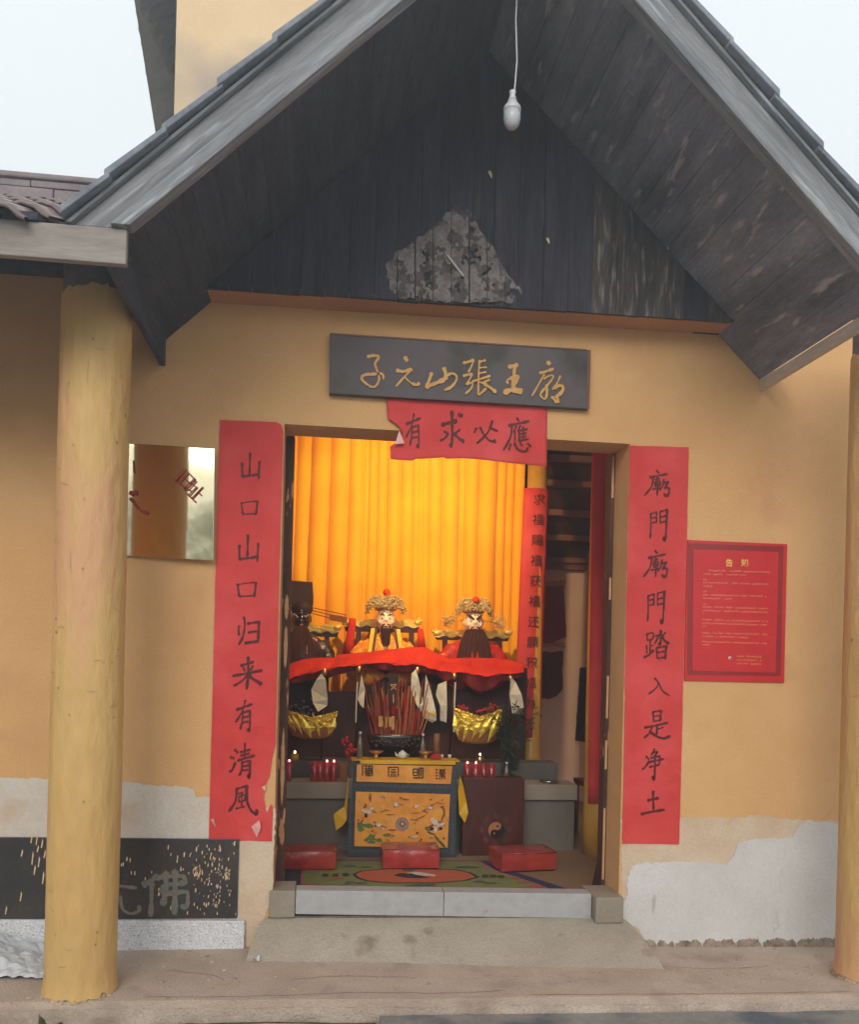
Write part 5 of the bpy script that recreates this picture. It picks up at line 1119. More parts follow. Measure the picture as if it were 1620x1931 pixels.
# ------------------------------------------------------------------ statues and thrones
def local(P, s, O): return Vector(O) + Vector(P) * s
def statue(name, face_px, Y, s, label, robe, skin_m, kind):
    O = at(face_px[0], face_px[1], Y)               # centre of the face
    t = thing(name, (O.x, Y, O.z - 4.2 * s), label, 'statue')
    L = lambda x, y, z: Vector((O.x + x * s, O.y + y * s, O.z + z * s))
    # head units: head half-width = .5, half height .68
    b = MB()
    b.ball(L(0, 0, 0), (.5 * s, .55 * s, .68 * s), 20, 14); b.ball(L(0, -.1, -.32), (.36 * s, .42 * s, .36 * s), 14, 10)
    b.ball(L(.28, -.32, -.15), .16 * s, 10, 8); b.ball(L(-.28, -.32, -.15), .16 * s, 10, 8)
    b.tube([L(0, -.5, .12), L(0, -.57, -.1)], [.045 * s, .075 * s], 8)
    b.ball(L(0, -.46, .2), (.3 * s, .08 * s, .06 * s), 10, 6)
    for q_ in (-1, 1): b.ball(L(.5 * q_, .05, -.02), (.07 * s, .13 * s, .2 * s), 8, 8)
    b.ball(L(0, -.46, -.42), (.16 * s, .1 * s, .08 * s), 8, 6)
    b.tube([L(0, .05, -.5), L(0, .08, -1.0)], [.3 * s, .36 * s], 12)
    me = remesh(b, .045 * s, 3); me.materials.clear(); me.materials.append(skin_m); link('head', me, t)
    for q_ in (-1, 1):
        obj('eye', MB().ball(L(.2 * q_, -.475, .03), (.085 * s, .035 * s, .036 * s), 10, 6), M['eyewhite'], t, smooth=True)
        obj('pupil', MB().ball(L(.2 * q_, -.508, .03), (.04 * s, .02 * s, .036 * s), 8, 6), M['pupil'], t, smooth=True)
        if kind == 'red': pth = [L(.06 * q_, -.56, .12), L(.22 * q_, -.54, .24), L(.42 * q_, -.42, .4)]; rd = [.04 * s, .065 * s, .02 * s]
        else: pth = [L(.08 * q_, -.545, .2), L(.22 * q_, -.52, .27), L(.38 * q_, -.42, .22)]; rd = [.022 * s, .035 * s, .012 * s]
        obj('eyebrow', MB().tube(pth, rd, 6), M['beard'], t, smooth=True)
    obj('lips', MB().ball(L(0, -.56, -.38), (.11 * s, .05 * s, .045 * s), 10, 6), M['lips'], t, smooth=True)
    # beard
    if kind == 'gold': bw = [(.14, -.5), (.24, -.62), (.24, -1.2), (.21, -1.9), (.13, -2.6)]
    elif kind == 'red': bw = [(.42, -.40), (.58, -.62), (.75, -1.0), (.9, -1.7), (1.05, -2.5)]
    else: bw = [(.3, -.45), (.45, -.7), (.7, -1.3), (.85, -2.0), (.9, -2.6)]
    def bf(u, v):
        k = v * (len(bw) - 1); i = min(int(k), len(bw) - 2); f_ = k - i
        w_ = bw[i][0] * (1 - f_) + bw[i + 1][0] * f_; z = bw[i][1] * (1 - f_) + bw[i + 1][1] * f_
        a = (u - .5) * pi; yb = -.62 - .12 * v
        return L(sin(a) * w_, yb - cos(a) * (.10 + .06 * v) + .14 + .02 * sin(u * 60), z - (.12 * abs(sin(u * 23)) if v > .97 else 0))
    obj('beard', MB().grid(bf, 60, 14), M['beard'], t, smooth=True, thick=.02 * s)
    if kind == 'gold' or kind == 'red':
        for q_ in (-1, 1): obj('moustache', MB().tube([L(.03 * q_, -.66, -.27), L(.17 * q_, -.63, -.31), L(.25 * q_, -.54, -.55), L(.24 * q_, -.55, -.9)], [.03 * s, .05 * s, .05 * s, .02 * s], 6), M['beard'], t, smooth=True)
    # robed body: one continuous surface
    b = MB()
    sh = 1.75
    b.lathe([(1.5 * s, -4.4 * s), (1.55 * s, -3.6 * s), (1.45 * s, -2.9 * s), (1.4 * s, -2.2 * s), (1.3 * s, -1.5 * s), (1.05 * s, -1.1 * s), (.55 * s, -.85 * s), (.38 * s, -.75 * s)], (O.x, Y + .1 * s, O.z), 24, 1, .62)
    for q_ in (-1, 1):
        b.tube([L(1.0 * q_, .1, -1.35), L(1.45 * q_, .05, -2.0), L(1.6 * q_, -.35, -2.8), L(.8 * q_, -1.0, -3.1), L(.35 * q_, -1.15, -3.0)], [.42 * s, .5 * s, .55 * s, .5 * s, .3 * s], 14)
        b.ball(L(.25 * q_, -1.2, -3.0), .22 * s, 10, 8)
    me = remesh(b, .09 * s, 4); me.materials.clear(); me.materials.append(robe); link('robe', me, t)
    # lappets falling from the hat
    if kind == 'gold':
        for q_ in (-1, 1):
            obj('lappet', MB().slab([L(.55 * q_, -.3, -.5), L(.78 * q_, -.3, -.5), L(1.05 * q_, -.9, -2.7), L(.85 * q_, -.95, -2.7)], (0, .02 * s, 0)), M['lappet'], t)
            obj('lappet', MB().slab([L(.42 * q_, -.34, -.45), L(.56 * q_, -.32, -.45), L(.86 * q_, -.97, -2.7), L(.74 * q_, -.97, -2.7)], (0, .02 * s, 0)), M['darkband'], t)
    rr_ = random.Random(len(label))
    if kind in ('gold', 'red'):
        # jewelled crown: a cap thick with small gilt flowers
        obj('crown_band', MB().lathe([(.50 * s, .46 * s), (.60 * s, .52 * s), (.6 * s, .75 * s), (.4 * s, 1.1 * s), (.1 * s, 1.25 * s)], (O.x, Y + .02, O.z), 20), mat('crown_base', (.5, .36, .12, 1), None, 30, metal=.6, rough=.4), t, smooth=True)
        b = MB()
        for i in range(620):
            a = rr_.uniform(pi * .95, 2.05 * pi); e = rr_.uniform(0, 1); r_ = (.74 + .2 * rr_.random() - .36 * e ** 2.2); z = (.34 if sin(a) > -.55 else .56) + (.9 if sin(a) > -.55 else .68) * e
            wide = 1.0 + (.22 if kind == 'gold' else .08)
            c_ = L(cos(a) * r_ * wide, sin(a) * r_ * .8, z + rr_.uniform(-.06, .06)); k_ = rr_.uniform(.03, .075) * s
            b.add([c_ + Vector((k_, 0, 0)), c_ + Vector((0, k_, 0)), c_ + Vector((-k_, 0, 0)), c_ + Vector((0, -k_, 0)), c_ + Vector((0, 0, k_)), c_ - Vector((0, 0, k_))], [(0, 1, 4), (1, 2, 4), (2, 3, 4), (3, 0, 4), (1, 0, 5), (2, 1, 5), (3, 2, 5), (0, 3, 5)])
        obj('crown', b, M['goldcrown'], t, kind='stuff')
        pc = L(.02, -.1, 1.45) if kind == 'gold' else L(0, -.55, 1.12)
        b = MB(); b.ball(pc, (.2 * s, .2 * s, .2 * s), 12, 8)
        if kind == 'gold': b.ball(pc + Vector((.08 * s, 0, -.1 * s)), .15 * s, 10, 8)
        obj('pompom', b, M['pompom'], t, smooth=True)
    if kind == 'red':
        for q_ in (-1, 1):
            b = MB()
            for i in range(120):
                c_ = L(q_ * (1.35 + rr_.gauss(0, .17)), rr_.gauss(-.05, .08), .0 + rr_.gauss(0, .15)); k_ = rr_.uniform(.025, .06) * s
                b.add([c_ + Vector((k_, 0, 0)), c_ + Vector((0, k_, 0)), c_ + Vector((-k_, 0, 0)), c_ + Vector((0, -k_, 0)), c_ + Vector((0, 0, k_)), c_ - Vector((0, 0, k_))], [(0, 1, 4), (1, 2, 4), (2, 3, 4), (3, 0, 4), (1, 0, 5), (2, 1, 5), (3, 2, 5), (0, 3, 5)])
            b.tube([L(.5 * q_, .1, .1), L(1.3 * q_, 0, .0)], .03 * s, 5)
            obj('hat_wing', b, M['goldcrown'], t, kind='stuff')
    if kind == 'black':
        obj('hat', MB().slab([L(-.62, -.25, .75), L(.62, -.25, .75), L(.62, -.25, 1.2), L(.55, -.25, 2.05), L(-.66, -.25, 2.1), L(-.62, -.25, 1.3)], (0, .7 * s, 0)), M['blackhat'], t, bevel=.006)
        obj('hat_crown', MB().ball(L(0, 0, .55), (.62 * s, .6 * s, .5 * s), 16, 10), M['blackhat'], t, smooth=True)
        for q_ in (-1, 1):
            b = MB()
            for k_ in (0, 1, 2): b.tube([L(.6 * q_, 0, .62 - .16 * k_), L(2.5 * q_, 0, .22 - .2 * k_ + .05)], .03 * s, 5)
            b.slab([L(1.55 * q_, -.02, .3), L(2.55 * q_, -.02, .16), L(2.55 * q_, -.02, -.2), L(1.55 * q_, -.02, -.05)], (0, .03 * s, 0))
            obj('hat_wing', b, mat('wing_brown', S((150, 84, 30)), S((110, 58, 24)), 40, bump=.2), t)
        b = MB()
        for (x, z) in ((0, .42), (0, .3), (-.3, .12), (-.22, .05), (.3, .12), (.2, .1), (0, -.12), (0, -.4), (-.4, .2), (.38, .2), (0, -.55)): b.ball(L(x, -.56, z), (.05 * s, .03 * s, .035 * s), 8, 6)
        obj('face_highlights', b, M['porcelain'], t, smooth=True)  # pale beads put in as highlights of the glossy black face
    return t, L
S1 = 33 * mpp(2.3)     # head width in metres
statue('deity_statue', (727, 1168), 2.38, 35 * mpp(2.35), 'central deity statue in a gold robe with jewelled crown and long narrow beard', M['robe_gold'], M['skin'], 'gold')
statue('deity_statue', (893, 1173), 2.38, 36 * mpp(2.35), 'deity statue in a red robe with a broad dark beard, beside the inner column', M['robe_red'], M['skin'], 'red')
statue('deity_statue', (569, 1166), 2.38, 33 * mpp(2.35), 'black faced deity statue in a tall black hat next to the left jamb', M['robe_black'], M['blackface'], 'black')

def throne(x0, x1, yt, yb, posts, label):
    Y = 2.52; th = thing('throne', at((x0 + x1) / 2, 1430, Y), label, 'throne')
    obj('crest_rail', MB().slab([at(x0, yt, Y), at(x1, yt + 3, Y), at(x1 - 4, yb + 3, Y), at(x0 + 4, yb, Y)], (0, .05, 0)), M['brownwood'], th, bevel=.006)
    for p in posts: obj('post', MB().slab([at(p, yb - 1, Y), at(p + 9, yb - 1, Y), at(p + 7, 1440, Y), at(p - 2, 1440, Y)], (0, .045, 0)), M['brownwood'], th, bevel=.004)
    b = MB(); n_ = 40; top = []
    for i in range(n_ + 1):
        u = i / n_; x = x0 + (x1 - x0) * u; e = abs(u - .5) * 2
        top.append(at(x, yt - 4 - 5 * abs(sin(u * 13)) - (7 * (e > .93)) + 3 * noise.noise((x * .2, 0, 0)), Y - .008))
    bot = [at(x0 + (x1 - x0) * i / n_, yt + 4 + 3 * i / n_ + 2 * sin(i * .9), Y - .008) for i in range(n_ + 1)]
    b.add(top + bot, [(i, n_ + 1 + i, n_ + 2 + i, i + 1) for i in range(n_)])
    obj('gilt_carving', b, M['gold'], th, thick=.02)
    for xx in (x0 + 4, x1 - 4):
        obj('dragon_head', MB().ball(at(xx, yt - 2, Y - .01), (8 * mpp(Y), .02, 6 * mpp(Y)), 10, 8).ball(at(xx + (5 if xx > (x0 + x1) / 2 else -5), yt - 5, Y - .01), (5 * mpp(Y), .015, 3 * mpp(Y)), 8, 6), M['gold'], th, smooth=True)
throne(648, 792, 1176, 1190, (672, 772), 'dark wooden throne with gilt crest behind the central gold robed statue')
throne(820, 962, 1196, 1206, (835, 938), 'dark wooden throne with gilt crest behind the red robed statue')
throne(500, 640, 1186, 1198, (520, 612), 'dark wooden throne with gilt crest behind the black faced statue')
# red sash tied on the central throne
b = MB(); b.tube([at(665, 1166, 2.45), at(664, 1180, 2.44), at(660, 1205, 2.44), at(657, 1236, 2.44)], [6.5 * mpp(2.4), 7 * mpp(2.4), 7.5 * mpp(2.4), 10 * mpp(2.4)], 10, squash=.5)
tag(obj('knotted_silk', b, M['redcloth'], smooth=True), 'bright red sash knotted on the left end of the central throne', 'sash')
b = MB(); b.tube([at(793, 1185, 2.42), at(795, 1225, 2.42)], [5 * mpp(2.4), 9 * mpp(2.4)], 10, squash=.4)
tag(obj('knotted_silk', b, M['redcloth'], smooth=True), 'narrow red sash hanging at the right end of the central throne', 'sash')

# red canopy cloth
topL = [(520, 1262), (545, 1252), (572, 1243), (600, 1240), (632, 1240), (640, 1234), (700, 1229), (740, 1224), (780, 1220), (802, 1220), (824, 1232), (848, 1242), (880, 1240), (930, 1241), (960, 1244), (990, 1252)]
botL = [(520, 1281), (545, 1278), (575, 1273), (612, 1262), (650, 1258), (690, 1250), (740, 1252), (787, 1254), (820, 1262), (857, 1268), (900, 1272), (930, 1275), (963, 1270), (990, 1266)]
def interp(P, x):
    for (a, b_) in zip(P, P[1:]):
        if a[0] <= x <= b_[0]: return a[1] + (b_[1] - a[1]) * (x - a[0]) / (b_[0] - a[0])
    return P[-1][1] if x > P[-1][0] else P[0][1]
CN = thing('canopy_cloth', at(760, 1245, 2.0), 'wavy red cloth draped across poles in front of the three statues', 'cloth')
def cf(u, v):
    x = 520 + 468 * u; y0, y1 = interp(topL, x), interp(botL, x)
    Yd = 2.26 - .30 * v + (.018 * sin(u * 55 + v * 2) + .03 * noise.noise((u * 26, v * 3, 2)) + .012 * noise.noise((u * 70, v * 5, 6))) * min(1, v * 2)
    return at(x, y0 + (y1 - y0) * v + (1.5 * sin(u * 40) + 3 * noise.noise((u * 30, 0, 4))) * v, Yd)
obj('top_sheet', MB().grid(cf, 200, 16), M['redcloth'], CN, smooth=True, thick=.003)
def cf2(u, v):
    x = 522 + 466 * u; y1 = interp(botL, x)
    dip = 10 + 6 * abs(sin(u * 9.3)) + (22 * max(0, 1 - abs(x - 905) / 42) if 862 < x < 948 else 0) + (14 * max(0, 1 - abs(x - 840) / 18) if 822 < x < 858 else 0)
    return at(x, y1 - 2 + dip * v + 1.5 * sin(u * 40) * (1 - v), 1.985 + .02 * sin(u * 70) * v + .02 * v)
obj('valance', MB().grid(cf2, 120, 5), M['darkredcloth'], CN, smooth=True, thick=.002)

# staffs with gilt knobs
for i, (px, py, lb) in enumerate(((612, 1265, 'staff with pale gilt knob under the left part of the red cloth'), (677, 1260, 'staff with gilt knob left of the incense sticks'), (787, 1262, 'staff with gilt knob right of the incense sticks'), (857, 1273, 'staff with gilt knob left of the gold foil lotus'), (963, 1276, 'staff with gilt knob next to the inner column'))):
    Y = 1.97 if i else 1.97; c = at(px, py, Y); th = thing('processional_staff', (c.x, 2.02, sz), lb, 'staff', 'knobbed staffs under the red cloth')
    obj('knob', MB().lathe([(2.5 * mpp(Y), -9 * mpp(Y)), (5 * mpp(Y), -6 * mpp(Y)), (5.4 * mpp(Y), -1 * mpp(Y)), (4.6 * mpp(Y), 3 * mpp(Y)), (2 * mpp(Y), 5 * mpp(Y))], c, 14), M['brass'], th, smooth=True)
    obj('pole', MB().tube([c - Vector((0, 0, 8 * mpp(Y))), (c.x - .01, 2.06, sz)], .008, 8), M['darkwood'], th, smooth=True)
def flagcloth(P, Y, label, m=None, fold=.02):
    bb = MB(); pts = [at(x, y, Y + fold * sin(i * 2.1)) for i, (x, y) in enumerate(P)]; ngon(bb, pts)
    return tag(obj('white_flag', bb, m or M['whitecloth'], thick=.004), label, 'flag', 'furled white flags')
flagcloth([(596, 1282), (606, 1270), (614, 1280), (618, 1318), (617, 1330), (600, 1342), (590, 1325), (587, 1300)], 1.95, 'furled off-white flag above the left foil offering')
flagcloth([(682, 1272), (688, 1300), (686, 1335), (680, 1330), (674, 1318), (679, 1290)], 1.93, 'slim white flag left of the incense sticks')
flagcloth([(776, 1270), (784, 1262), (790, 1282), (800, 1330), (797, 1345), (786, 1330), (775, 1298)], 1.93, 'white flag hanging just right of the incense sticks')
flagcloth([(803, 1272), (812, 1300), (822, 1340), (823, 1358), (815, 1362), (797, 1352), (800, 1310)], 1.95, 'greyish white flag with a yellow hem right of centre')
flagcloth([(826, 1290), (842, 1284), (843, 1330), (842, 1362), (830, 1358), (830, 1330), (822, 1310)], 1.91, 'plain white flag left of the foil lotus')
flagcloth([(964, 1278), (972, 1285), (984, 1310), (988, 1335), (980, 1346), (966, 1345), (961, 1310)], 1.91, 'white flag criss-crossed by twigs beside the inner column')
tag(obj('flag_hem', MB().slab([at(799, 1340, 1.93), at(823, 1345, 1.93), at(823, 1350, 1.93), at(799, 1345, 1.93)], (0, .003, 0)), M['yellowribbon']), 'yellow hem band on the greyish white flag', 'trim')
for (xx, y0, y1) in ((672, 1285, 1362), (857, 1286, 1380)):
    tag(obj('tassel_cord', MB().tube([at(xx + 2, y0, 1.9), at(xx, (y0 + y1) / 2, 1.9), at(xx - 1, y1, 1.9)], .006, 6), M['whitecloth']), 'thin pale tassel cord hanging ' + ('left of the incense sticks' if xx < 700 else 'left of the foil lotus'), 'cord')

# incense urn with sticks and slips
UY = 1.93; U = thing('incense_urn', at(745, 1428, UY), 'black ceramic incense urn crowded with sticks and slips at the centre', 'urn')
c = at(745, 1426, UY); q = mpp(UY)
obj('bowl', MB().lathe([(30 * q, 0), (40 * q, 6 * q), (50 * q, 22 * q), (54 * q, 36 * q), (56 * q, 42 * q), (50 * q, 42 * q), (46 * q, 38 * q)], (c.x, UY, c.z), 28, 1, .35), M['urn'], U, smooth=True)
rr = random.Random(21); mats = ['sticks', 'sticks2', 'redslip', 'sticks', 'darkredcloth', 'redslip']
smesh = {k_: MB().tube([(0, 0, 0), (0, 0, 1)], .0035, 5).mesh('stick', M[k_]) for k_ in set(mats)}
flat = {k_: MB().box((-.009, -.002, 0), (.009, .002, 1)).mesh('slip', M[k_]) for k_ in set(mats)}
for i in range(96):
    px = rr.uniform(686, 812); top = rr.uniform(1275, 1345); k_ = rr.choice(mats)
    a = at(px * .7 + 745 * .3 + rr.uniform(-6, 6), 1392, UY + rr.uniform(-.03, .06)); t_ = at(px, top, UY + rr.uniform(-.05, .06)); d = t_ - a
    fl_ = rr.random() < .4
    o = link('slip' if fl_ else 'stick', (flat if fl_ else smesh)[k_], None); o.parent = U
    o.matrix_parent_inverse = parent_inv(U)
    o.location = a; o.rotation_euler = d.to_track_quat('Z', 'Y').to_euler(); o.scale = (rr.uniform(.7, 1.5) if fl_ else 1, 1, d.length)
# carved dark tablet in the middle with pale marks
b = MB().slab([at(733, 1270, 1.9), at(752, 1270, 1.9), at(750, 1330, 1.9), at(735, 1330, 1.9)], (0, .01, 0)); TBt = tag(obj('spirit_tablet', b, M['darkwood']), 'dark narrow tablet with gold marks standing among the incense sticks', 'tablet')
obj('gold_mark', brush(MB(), [[2, (737, 1291), (748, 1290)], [2, (738, 1300), (747, 1291)], [2, (738, 1292), (747, 1300)], [2, (742, 1310), (742, 1325)]], lambda x, y, h: at(x, y, 1.888 - h)), M['goldpaint'], TBt)
b = MB()
for (x0, y0, x1, y1) in ((714, 1350, 722, 1370), (727, 1352, 730, 1372), (733, 1352, 738, 1370), (738, 1350, 744, 1376)): b.slab([at(x0, y0, 1.88), at(x1, y0, 1.88), at(x1, y1, 1.88), at(x0, y1, 1.88)], (0, .004, 0))
tag(obj('bamboo_slips', b, M['sticks2']), 'short pale bamboo slips at the front of the incense urn', 'slips')
# dragon relief on urn, its glints put into the paler grey
b = MB()
for i in range(40): b.ball(at(rr.uniform(700, 790), rr.uniform(1392, 1408), UY - .135), rr.uniform(.8, 1.8) * q, 6, 4)
obj('relief', b, mat('relief_grey', S((96, 90, 82)), None, 5, rough=.2, spec=.8), U, smooth=True)
# brass dishes, teapot, tea caddy and small cups on the step edge
def dish(px, py, r, m, label, name='offering_dish'):
    c = at(px, py, 1.86); q = mpp(1.86); z0 = az + .006 if 670 < px < 860 else bz
    tag(obj(name, MB().lathe([(r * .5 * q, 0), (r * .25 * q, r * .4 * q), (r * .3 * q, r * .6 * q), (r * q, r * .95 * q), (r * 1.05 * q, r * 1.05 * q), (r * .8 * q, r * .9 * q)], (c.x, 1.8 if px > 860 or px < 670 else 1.6, z0), 18), m, smooth=True), label, 'dish', 'offering dishes')
c = at(705, 1418, 1.66)
for (px, lb) in ((705, 'brass footed dish on the left of the altar table top'), (795, 'brass footed dish on the right of the altar table top')): dish(px, 1425, 13, M['brass'], lb)
q = mpp(1.6); c = at(759, 1425, 1.6); tp_ = thing('teapot', (c.x, 1.6, az), 'small pale porcelain teapot in the middle of the altar table top', 'teapot')
obj('pot_body', MB().lathe([(4 * q, 0), (8 * q, 3 * q), (9 * q, 8 * q), (7 * q, 12 * q), (3 * q, 14 * q), (2 * q, 16 * q)], (c.x, 1.6, az + .006), 18), M['porcelain'], tp_, smooth=True)
obj('spout', MB().tube([(c.x - 7 * q, 1.6, az + 6 * q), (c.x - 12 * q, 1.6, az + 9 * q), (c.x - 14 * q, 1.6, az + 14 * q)], [2.5 * q, 2 * q, 1.2 * q], 8), M['porcelain'], tp_, smooth=True)
obj('handle', MB().tube([(c.x + 8 * q, 1.6, az + 10 * q), (c.x + 13 * q, 1.6, az + 9 * q), (c.x + 9 * q, 1.6, az + 4 * q)], 1.2 * q, 8), M['porcelain'], tp_, smooth=True)
def bottle(px, pyb, pyt, w_, Y, m, label, z0=None, cap=None):
    q = mpp(Y); c = at(px, pyb, Y); z0 = c.z if z0 is None else z0; h = (pyb - pyt) * q; r = w_ / 2 * q
    th = thing('bottle', (c.x, Y, z0), label, 'bottle')
    obj('glass', MB().lathe([(r * .9, 0), (r, h * .05), (r, h * .6), (r * .45, h * .75), (r * .4, h * .92)], (c.x, Y, z0), 16), m, th, smooth=True)
    obj('cap', MB().lathe([(r * .5, h * .92), (r * .5, h)], (c.x, Y, z0), 12), cap or M['white'], th)
bottle(678, 1432, 1383, 11, 1.62, M['glassb'], 'clear bottle standing at the left end of the altar table', az + .006)
bottle(797, 1432, 1386, 10, 1.66, M['glassb'], 'dark bottle with white cap behind the right brass dish', az + .006)
bottle(955, 1466, 1428, 11, 1.85, M['glassb'], 'clear bottle on the bench at the far end of the right candles', bz)
c = at(823, 1430, 1.64); tag(obj('joss_canister', MB().lathe([(6 * q, 0), (6 * q, 46 * q), (5 * q, 47 * q)], (c.x, 1.64, az + .006), 16), mat('tan_canister', S((140, 96, 60)), S((116, 78, 50)), 10, rough=.5), smooth=True), 'tan cylindrical joss canister right of the bottles', 'canister')
tag(obj('red_packet', MB().slab([at(812, 1431, 1.55), at(833, 1431, 1.55), at(832, 1421, 1.55), at(815, 1423, 1.55)], (0, .04, 0)), M['redslip'], bevel=.003), 'small red packet lying on the altar table top', 'packet')
for (px, py, lb) in ((833, 1418, 'tiny white cup behind the red packet'), (848, 1424, 'tiny white cup at the right end of the altar table')):
    c = at(px, py, 1.66); q = mpp(1.66); tag(obj('cup', MB().lathe([(2 * q, 0), (3.2 * q, 3 * q), (3.6 * q, 7 * q), (3 * q, 6.5 * q)], (c.x, 1.66, az + .006), 12), M['porcelain'], smooth=True), lb, 'cup')
# red glass candles
def candle(px, w_, label, lit, Y=1.8, ht=36, grp='left'):
    q = mpp(Y); c = at(px, 1466, Y); r = w_ / 2 * q
    th = thing('glass_candle', (c.x, Y, bz), label, 'candle', 'red glass candles')
    obj('glass', MB().lathe([(r * .9, 0), (r, .004), (r, ht * q), (r * .85, ht * q + .001), (r * .8, ht * q - .01)], (c.x, Y, bz), 16), M['candle'], th, smooth=True)
    if lit: obj('flame', MB().ball((c.x, Y, bz + ht * q + .006), (.007, .007, .010), 8, 6), M[lit], th, smooth=True)
Ls = [(545, 11, 'flame', 'lit red glass candle nearest the left jamb'), (592, 13, None, 'unlit red glass candle, first in the left row of four'), (603, 11, None, 'unlit red glass candle, second in the left row of four'), (616, 12, 'flame', 'lit red glass candle, third in the left row of four'), (629, 12, 'flame', 'lit red glass candle at the right end of the left row'),
      (881, 13, 'flame', 'lit red glass candle, first in the row above the brown cabinet'), (897, 13, 'flame', 'second lit red glass candle above the brown cabinet'), (912, 12, None, 'unlit red glass candle, third above the brown cabinet'), (927, 12, None, 'unlit red glass candle, fourth above the brown cabinet')]
for (px, w_, lit, lb) in Ls: candle(px, w_, lb, lit)
# butter lamps on the step
for (px, py, Y, lb) in ((556, 1424, 2.06, 'small golden lamp with a white flame on the left of the raised step'), (905, 1440, 2.06, 'small lamp with a white flame behind the right row of candles')):
    q = mpp(Y); c = at(px, py, Y); th = thing('oil_lamp', (c.x, Y, sz), lb, 'oil lamp')
    obj('lamp_cup', MB().lathe([(7 * q, 0), (7.5 * q, 3 * q), (6.5 * q, 10 * q), (4 * q, 12 * q)], (c.x, Y, sz), 14), M['yellowribbon'] if px < 600 else M['brass'], th, smooth=True)
    obj('flame', MB().ball((c.x, Y, sz + 14 * q), (.006, .006, .009), 8, 6), M['flamew'], th)
# gold foil lotus offering, right
def lotus(cx, cy, w_, h_, label, seed, fl=True):
    Y = 1.93; q = mpp(Y); c = at(cx, cy, Y); rr_ = random.Random(seed)
    th = thing('foil_lotus', (c.x, Y, c.z), label, 'offering')
    R_ = w_ / 2 * q; H_ = h_ * q
    obj('paper_bowl', MB().lathe([(R_ * .45, 0), (R_ * .78, H_ * .1), (R_ * .95, H_ * .4), (R_ * .98, H_ * .62), (R_ * .9, H_ * .6)], (c.x, Y, c.z), 24, 1, .5), M['foilbase'], th, smooth=True)
    for k in range(7):
        a = pi + pi * (k + .5) / 7 + rr_.uniform(-.05, .05); rad = R_ * 1.0
        p0 = Vector((c.x + cos(a) * rad * .8, Y + sin(a) * rad * .5 - .01, c.z + H_ * rr_.uniform(.04, .25)))
        p1 = Vector((c.x + cos(a + rr_.uniform(-.9, .9)) * rad * .98, Y + sin(a) * rad * .52 - .01, c.z + H_ * rr_.uniform(.75, 1.0)))
        t = Vector((-sin(a) * .5 + .5, 0, 0)).normalized(); wd = rr_.uniform(.02, .04)
        mid = (p0 + p1) / 2 + Vector((0, -.015, 0))
        obj('petal', MB().add([p0, mid - t * wd, p1, mid + t * wd, mid + Vector((0, -.008, 0))], [(0, 4, 1), (1, 4, 2), (2, 4, 3), (3, 4, 0)]), M['foil'], th, thick=.002)
    def foil(u, v):
        a = pi * 1.06 + pi * .88 * u; top = .86 + .22 * abs(cos(pi * u)) - .05; bot = .30 + .16 * abs(sin(2 * pi * u))
        z = bot + (top - bot) * v; cr = noise.noise((u * 9, v * 7, seed)) + .7 * abs(noise.noise((u * 22, v * 14, seed + 2)))
        rad = R_ * (.86 + .16 * v) + .014 * cr
        return (c.x + cos(a) * rad, Y - .012 + sin(a) * rad * .52 - .02 * cr, c.z + H_ * z + .008 * noise.noise((u * 30, v * 3, seed)))
    obj('gold_wrap', MB().grid(foil, 46, 16), M['foil'], th, thick=.002)
    if fl:
        for (dx, dz) in ((-.72, 1.05), (-.5, .95), (.62, 1.08), (.42, .98), (.8, .95), (.1, .92)):
            b = MB()
            for _ in range(9): b.ball((c.x + dx * R_ + rr_.gauss(0, .012), Y + rr_.gauss(-.02, .01), c.z + H_ * dz + rr_.gauss(0, .012)), rr_.uniform(.008, .014), 7, 5)
            obj('flower', b, M['flower'], th, smooth=True)
lotus(899, 1402, 92, 66, 'gold foil lotus offering with red flowers right of centre', 3)
lotus(588, 1392, 92, 50, 'gold foil offering boat at the left behind the jamb', 8, False)
b = MB(); c = at(565, 1350, 1.93); rr_ = random.Random(4)
for _ in range(70): b.ball(c + Vector((rr_.gauss(0, .07), rr_.gauss(-.03, .02), rr_.gauss(0, .045))), rr_.uniform(.006, .014), 6, 4)
BQ = thing('beaded_bouquet', c, 'dark beaded bouquet standing above the left foil offering', 'bouquet')
obj('beads', b, mat('beads_dark', S((70, 80, 70)), S((40, 34, 36)), 40, rough=.3, spec=.7), BQ, smooth=True, kind='stuff')
obj('stem', MB().tube([c + Vector((0, 0, -.12)), c], .01, 6), M['leaf'], BQ)
# twiggy plant in front of the inner column
b = MB(); c = at(955, 1440, 1.9); rr_ = random.Random(6)
PL = thing('twig_plant', (c.x, 1.92, sz - .2), 'dark twiggy plant with narrow leaves in front of the inner column', 'plant')
lv = MB()
for k in range(16):
    p = Vector((c.x + .02, 1.92, bz)); d = Vector((rr_.uniform(-.25, .45), rr_.uniform(-.2, .1), 1)).normalized(); path = [p.copy()]
    for j in range(7):
        p = p + d * .085; d = (d + Vector((rr_.gauss(0, .16), rr_.gauss(0, .05), rr_.uniform(-.22, .05)))).normalized(); path.append(p.copy())
        for _ in range(3):
            dd = Vector((rr_.gauss(0, 1), rr_.gauss(0, .5), rr_.gauss(-.1, .6))).normalized() * rr_.uniform(.04, .08); sd = dd.cross(Vector((0, 1, 0))).normalized() * .005
            lv.add([p, p + dd * .5 + sd, p + dd, p + dd * .5 - sd], [(0, 1, 2, 3)])
    b.tube(path, [.004] * 6 + [.003, .002], 5)
obj('stems', b, M['leaf'], PL, smooth=True); obj('leaves', lv, M['leaf'], PL, kind='stuff')
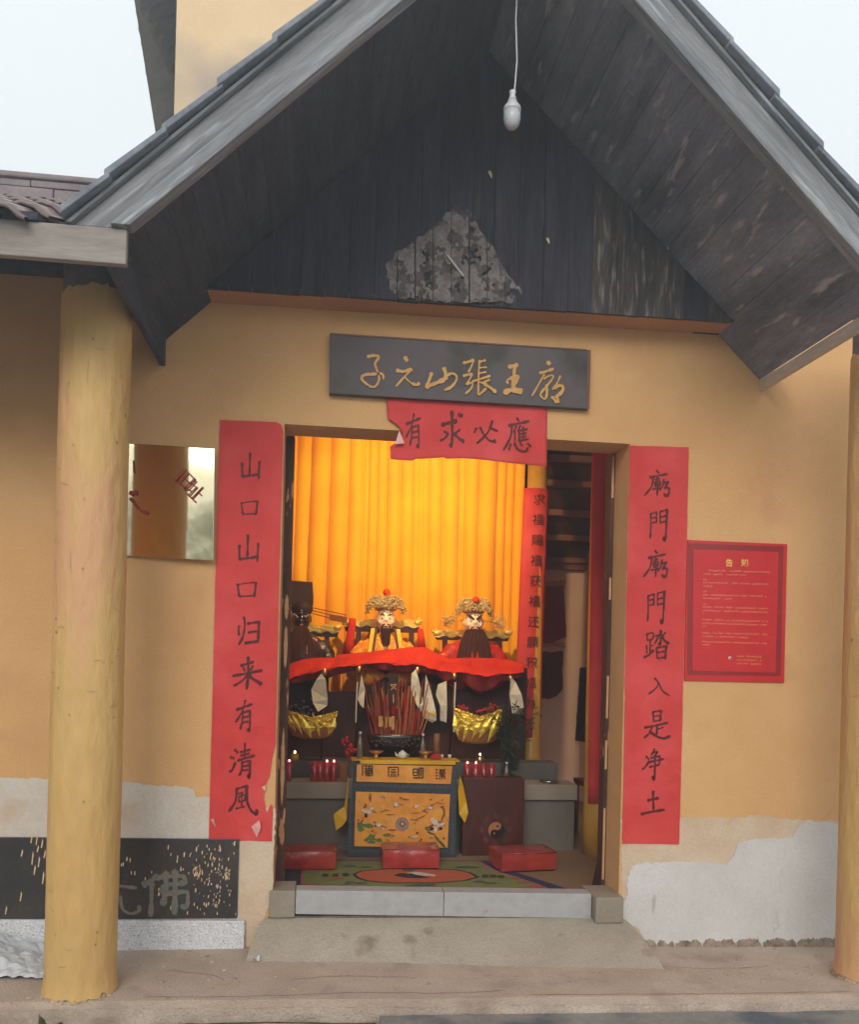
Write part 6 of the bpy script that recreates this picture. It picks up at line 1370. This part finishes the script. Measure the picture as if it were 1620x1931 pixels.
# red flowers left of the altar (near 660,1420) and tall red item
b = MB()
for _ in range(26): b.ball(at(rr_.gauss(662, 8), rr_.gauss(1412, 10), 1.9), rr_.uniform(.008, .018), 7, 5)
tag(obj('flower_posy', b, M['flower'], smooth=True), 'posy of red flowers beside the bottle left of the altar table', 'flowers')
# dark red vertical drapery at the left, purple shadow cloth
tag(obj('candle_holder', MB().slab([at(640, 1468, 1.8), at(655, 1468, 1.8), at(655, 1440, 1.8), at(640, 1440, 1.8)], (0, .04, 0)), M['e_brown'], bevel=.004), 'brown patterned box between the left candles and the altar table', 'box')

# ------------------------------------------------------------------ trees across the yard, seen in the brass plaque
def tree(x, y, h, label, seed):
    th = thing('yard_tree', (x, y, -.35), label, 'tree', 'trees across the yard'); rr_ = random.Random(seed)
    tb_ = MB().tube([(x, y, -.35), (x + .1, y, h * .3), (x + .2, y + .1, h * .6), (x + .1, y, h * .85)], [.22, .17, .11, .04], 10)
    for k in range(6):
        a = k * 1.05; tb_.tube([(x + .1, y, h * (.3 + .07 * k)), (x + cos(a) * h * .2, y + sin(a) * h * .2, h * (.5 + .06 * k))], [.07, .02], 6)
    obj('trunk', tb_, M['bark'], th, smooth=True)
    b = MB()
    cl_ = [(x + rr_.gauss(0, h * .16), y + rr_.gauss(0, h * .16), h * rr_.uniform(.4, 1)) for _ in range(34)]
    for (a, b2, c2) in cl_:
        for _ in range(90):
            p = Vector((a + rr_.gauss(0, h * .055), b2 + rr_.gauss(0, h * .055), c2 + rr_.gauss(0, h * .045))); u = Vector((rr_.gauss(0, 1), rr_.gauss(0, 1), rr_.gauss(0, 1))).normalized() * .12; v = u.cross(Vector((rr_.random(), rr_.random(), 1))).normalized() * .07
            b.add([p - u, p + v, p + u, p - v], [(0, 1, 2, 3)])
    obj('crown', b, M['foliage'], th, kind='stuff')
tree(-6.5, -19, 5.2, 'leafy tree across the yard behind the camera, nearer the temple side', 1)
tree(-12, -24, 7, 'taller leafy tree across the yard behind the camera', 2)
tree(-2.5, -26, 6, 'rounded tree across the yard directly behind the camera', 3)

# ------------------------------------------------------------------ thin even volume, added to stand in for the lens veil
hm = bpy.data.materials.new('veil_haze'); hm.use_nodes = True; hn = hm.node_tree.nodes; hn.clear()
vo = hn.new('ShaderNodeVolumePrincipled'); ou = hn.new('ShaderNodeOutputMaterial'); hm.node_tree.links.new(vo.outputs[0], ou.inputs['Volume'])
vo.inputs['Density'].default_value = .021; vo.inputs['Color'].default_value = (.90, .95, 1, 1); vo.inputs['Anisotropy'].default_value = .5
obj('veil_haze', MB().box((-152, -152, -1.4), (152, 152, 9.5)), hm, kind='stuff')
